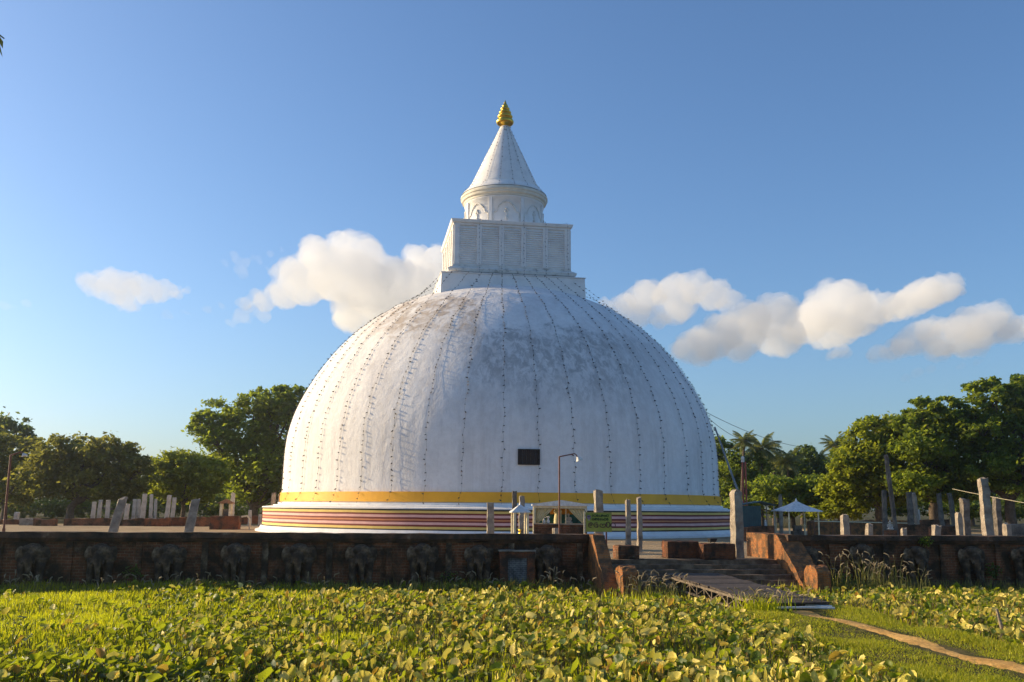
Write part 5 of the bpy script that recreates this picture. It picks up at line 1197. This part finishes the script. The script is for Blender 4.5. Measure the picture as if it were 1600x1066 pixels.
# ------------------------------------------------------------------ clouds: real volumes far away
cm = bpy.data.materials.new('cloud'); cm.use_nodes = True; n_ = cm.node_tree.nodes; n_.clear()
def cloud_mat(name, dens):
    m = bpy.data.materials.new(name); m.use_nodes = True; n = m.node_tree.nodes; n.clear()
    v = n.new('ShaderNodeVolumeScatter'); v.inputs['Color'].default_value = (1, 1, 1, 1); v.inputs['Density'].default_value = dens; v.inputs['Anisotropy'].default_value = .1
    o = n.new('ShaderNodeOutputMaterial'); m.node_tree.links.new(v.outputs[0], o.inputs['Volume']); return m
bpy.data.materials.remove(cm)
M['cloud'] = cloud_mat('cloud', .012); M['bank'] = cloud_mat('cloud_bank', .010); M['wisp'] = cloud_mat('wisp_cloud', .0045)
def cloud(label, blobs, Y, mat='cloud', seed=1, vox=3.0, d1=16.0, d2=15.0, depth=3.2, slope=1.6):
    r = random.Random(seed); c0 = at(blobs[0][0], blobs[0][1], Y); p = MB(); x0 = min(b[0] for b in blobs)
    for (px, py, a) in blobs:
        Yb = Y + slope * (px - x0); a *= Yb / F_PX * (1.06 if mat == 'bank' else 1.12); cb = at(px, py, Yb) - c0
        for q in range(10):
            d = Vector(rand_dirs(1)[0]); d.z = abs(d.z) * .9 - .25; rr2 = a * (r.uniform(.30, .52) if q else .80)
            c = cb + (Vector((d.x, d.y * depth * .8, d.z)) * a * .66 if q else Vector((0, 0, 0)))
            p.ball(c, (rr2, rr2 * depth * (.7 if q else 1), rr2), 14, 9)
    o = p.build('cloud', M[mat], None, c0)
    rm = o.modifiers.new('r', 'REMESH'); rm.mode = 'VOXEL'; rm.voxel_size = vox
    for sc, st in ((60, d1), (26, d1), (12, d2), (6, d2 * .6)):
        tx = bpy.data.textures.new('cloud_noise', 'CLOUDS'); tx.noise_scale = sc; tx.noise_depth = 2
        dm = o.modifiers.new('d', 'DISPLACE'); dm.texture = tx; dm.strength = st; dm.mid_level = .52; dm.texture_coords = 'GLOBAL'
    rm = o.modifiers.new('r2', 'REMESH'); rm.mode = 'VOXEL'; rm.voxel_size = vox
    return tag(o, label, 'cloud')
CY = 1500
cloud('small flat white cloud alone in the left sky', [(150, 447, 20), (180, 442, 22), (210, 450, 24), (240, 455, 20), (268, 455, 15), (190, 465, 20), (205, 475, 12), (285, 452, 9), (225, 437, 10)], CY, 'cloud', 1)
cloud('largest cloud, a tall bright heap left of the dome', [(495, 400, 30), (540, 390, 28), (575, 400, 30), (520, 430, 45), (570, 445, 50), (470, 440, 36), (620, 450, 45), (600, 490, 40), (550, 490, 34), (655, 412, 26), (685, 405, 22), (660, 450, 40), (440, 460, 24), (410, 470, 18), (385, 478, 12), (690, 440, 30), (548, 372, 14), (460, 410, 14)], CY + 60, 'cloud', 2)
cloud('grey-bottomed cloud touching the right side of the dome', [(975, 480, 24), (1010, 465, 30), (1050, 455, 30), (1085, 450, 26), (1115, 462, 26), (1140, 470, 20), (1000, 492, 22), (1060, 480, 32), (945, 478, 12), (1030, 500, 16), (1070, 436, 12)], CY + 40, 'bank', 3)
cloud('long heaped cloud bank across the right sky', [(1085, 540, 32), (1120, 528, 40), (1165, 512, 42), (1205, 500, 42), (1160, 545, 26), (1225, 530, 34), (1262, 505, 36), (1300, 485, 48), (1310, 515, 34), (1345, 500, 32), (1345, 480, 24), (1380, 490, 21), (1402, 485, 19), (1432, 468, 32), (1465, 455, 28), (1482, 460, 18), (1100, 555, 22), (1065, 545, 18), (1360, 466, 13), (1372, 484, 27), (1405, 478, 25), (1195, 478, 20), (1290, 450, 14)], CY - 20, 'bank', 4, slope=2.6)
cloud('small puff of cloud hanging under the long cloud bank', [(1312, 548, 15), (1302, 556, 10), (1322, 553, 9)], CY - 60, 'bank', 5, 3.0, 12, 5)
cloud('cloud at the right edge of the sky with a flat grey base', [(1372, 552, 16), (1400, 545, 21), (1430, 530, 31), (1455, 514, 22), (1490, 525, 35), (1525, 505, 35), (1550, 515, 31), (1590, 515, 25), (1640, 512, 27), (1470, 548, 19), (1520, 540, 25)], CY + 10, 'bank', 6, slope=2.6)
cloud('thin wisps of cloud above the left end of the largest cloud', [(352, 412, 8), (368, 402, 9), (385, 410, 9), (378, 425, 9), (400, 403, 7), (420, 396, 6), (440, 390, 5), (410, 415, 8), (430, 425, 8)], CY, 'wisp', 7, 3.5, 18, 8)
cloud('faint shreds of cloud below the left end of the largest cloud', [(262, 494, 9), (290, 488, 9), (325, 484, 9), (345, 478, 7), (380, 495, 14), (410, 490, 14), (360, 505, 9)], CY + 20, 'wisp', 8, 3.5, 16, 8)
cloud('faint small wisp low in the right sky', [(1435, 582, 8), (1455, 578, 6), (1415, 592, 6), (1500, 572, 6), (1530, 566, 6)], CY, 'wisp', 9, 3.0, 12, 6)
cloud('faint small wisp at the far left edge of the sky', [(8, 478, 7), (40, 474, 6), (22, 480, 5)], CY, 'wisp', 10, 3.0, 10, 5)

# ------------------------------------------------------------------ hazy evening air
hm = bpy.data.materials.new('haze'); hm.use_nodes = True; _hn2 = hm.node_tree.nodes; _hn2.clear()
_pv = _hn2.new('ShaderNodeVolumePrincipled'); _pv.inputs['Color'].default_value = (.97, .97, .97, 1); _pv.inputs['Density'].default_value = .00032; _pv.inputs['Anisotropy'].default_value = .88
_ho = _hn2.new('ShaderNodeOutputMaterial'); hm.node_tree.links.new(_pv.outputs[0], _ho.inputs['Volume'])
mb = MB(); mb.box(-150, 150, -40, 300, -1.2, 44.0); tag(mb.build('haze', hm), kind='stuff')
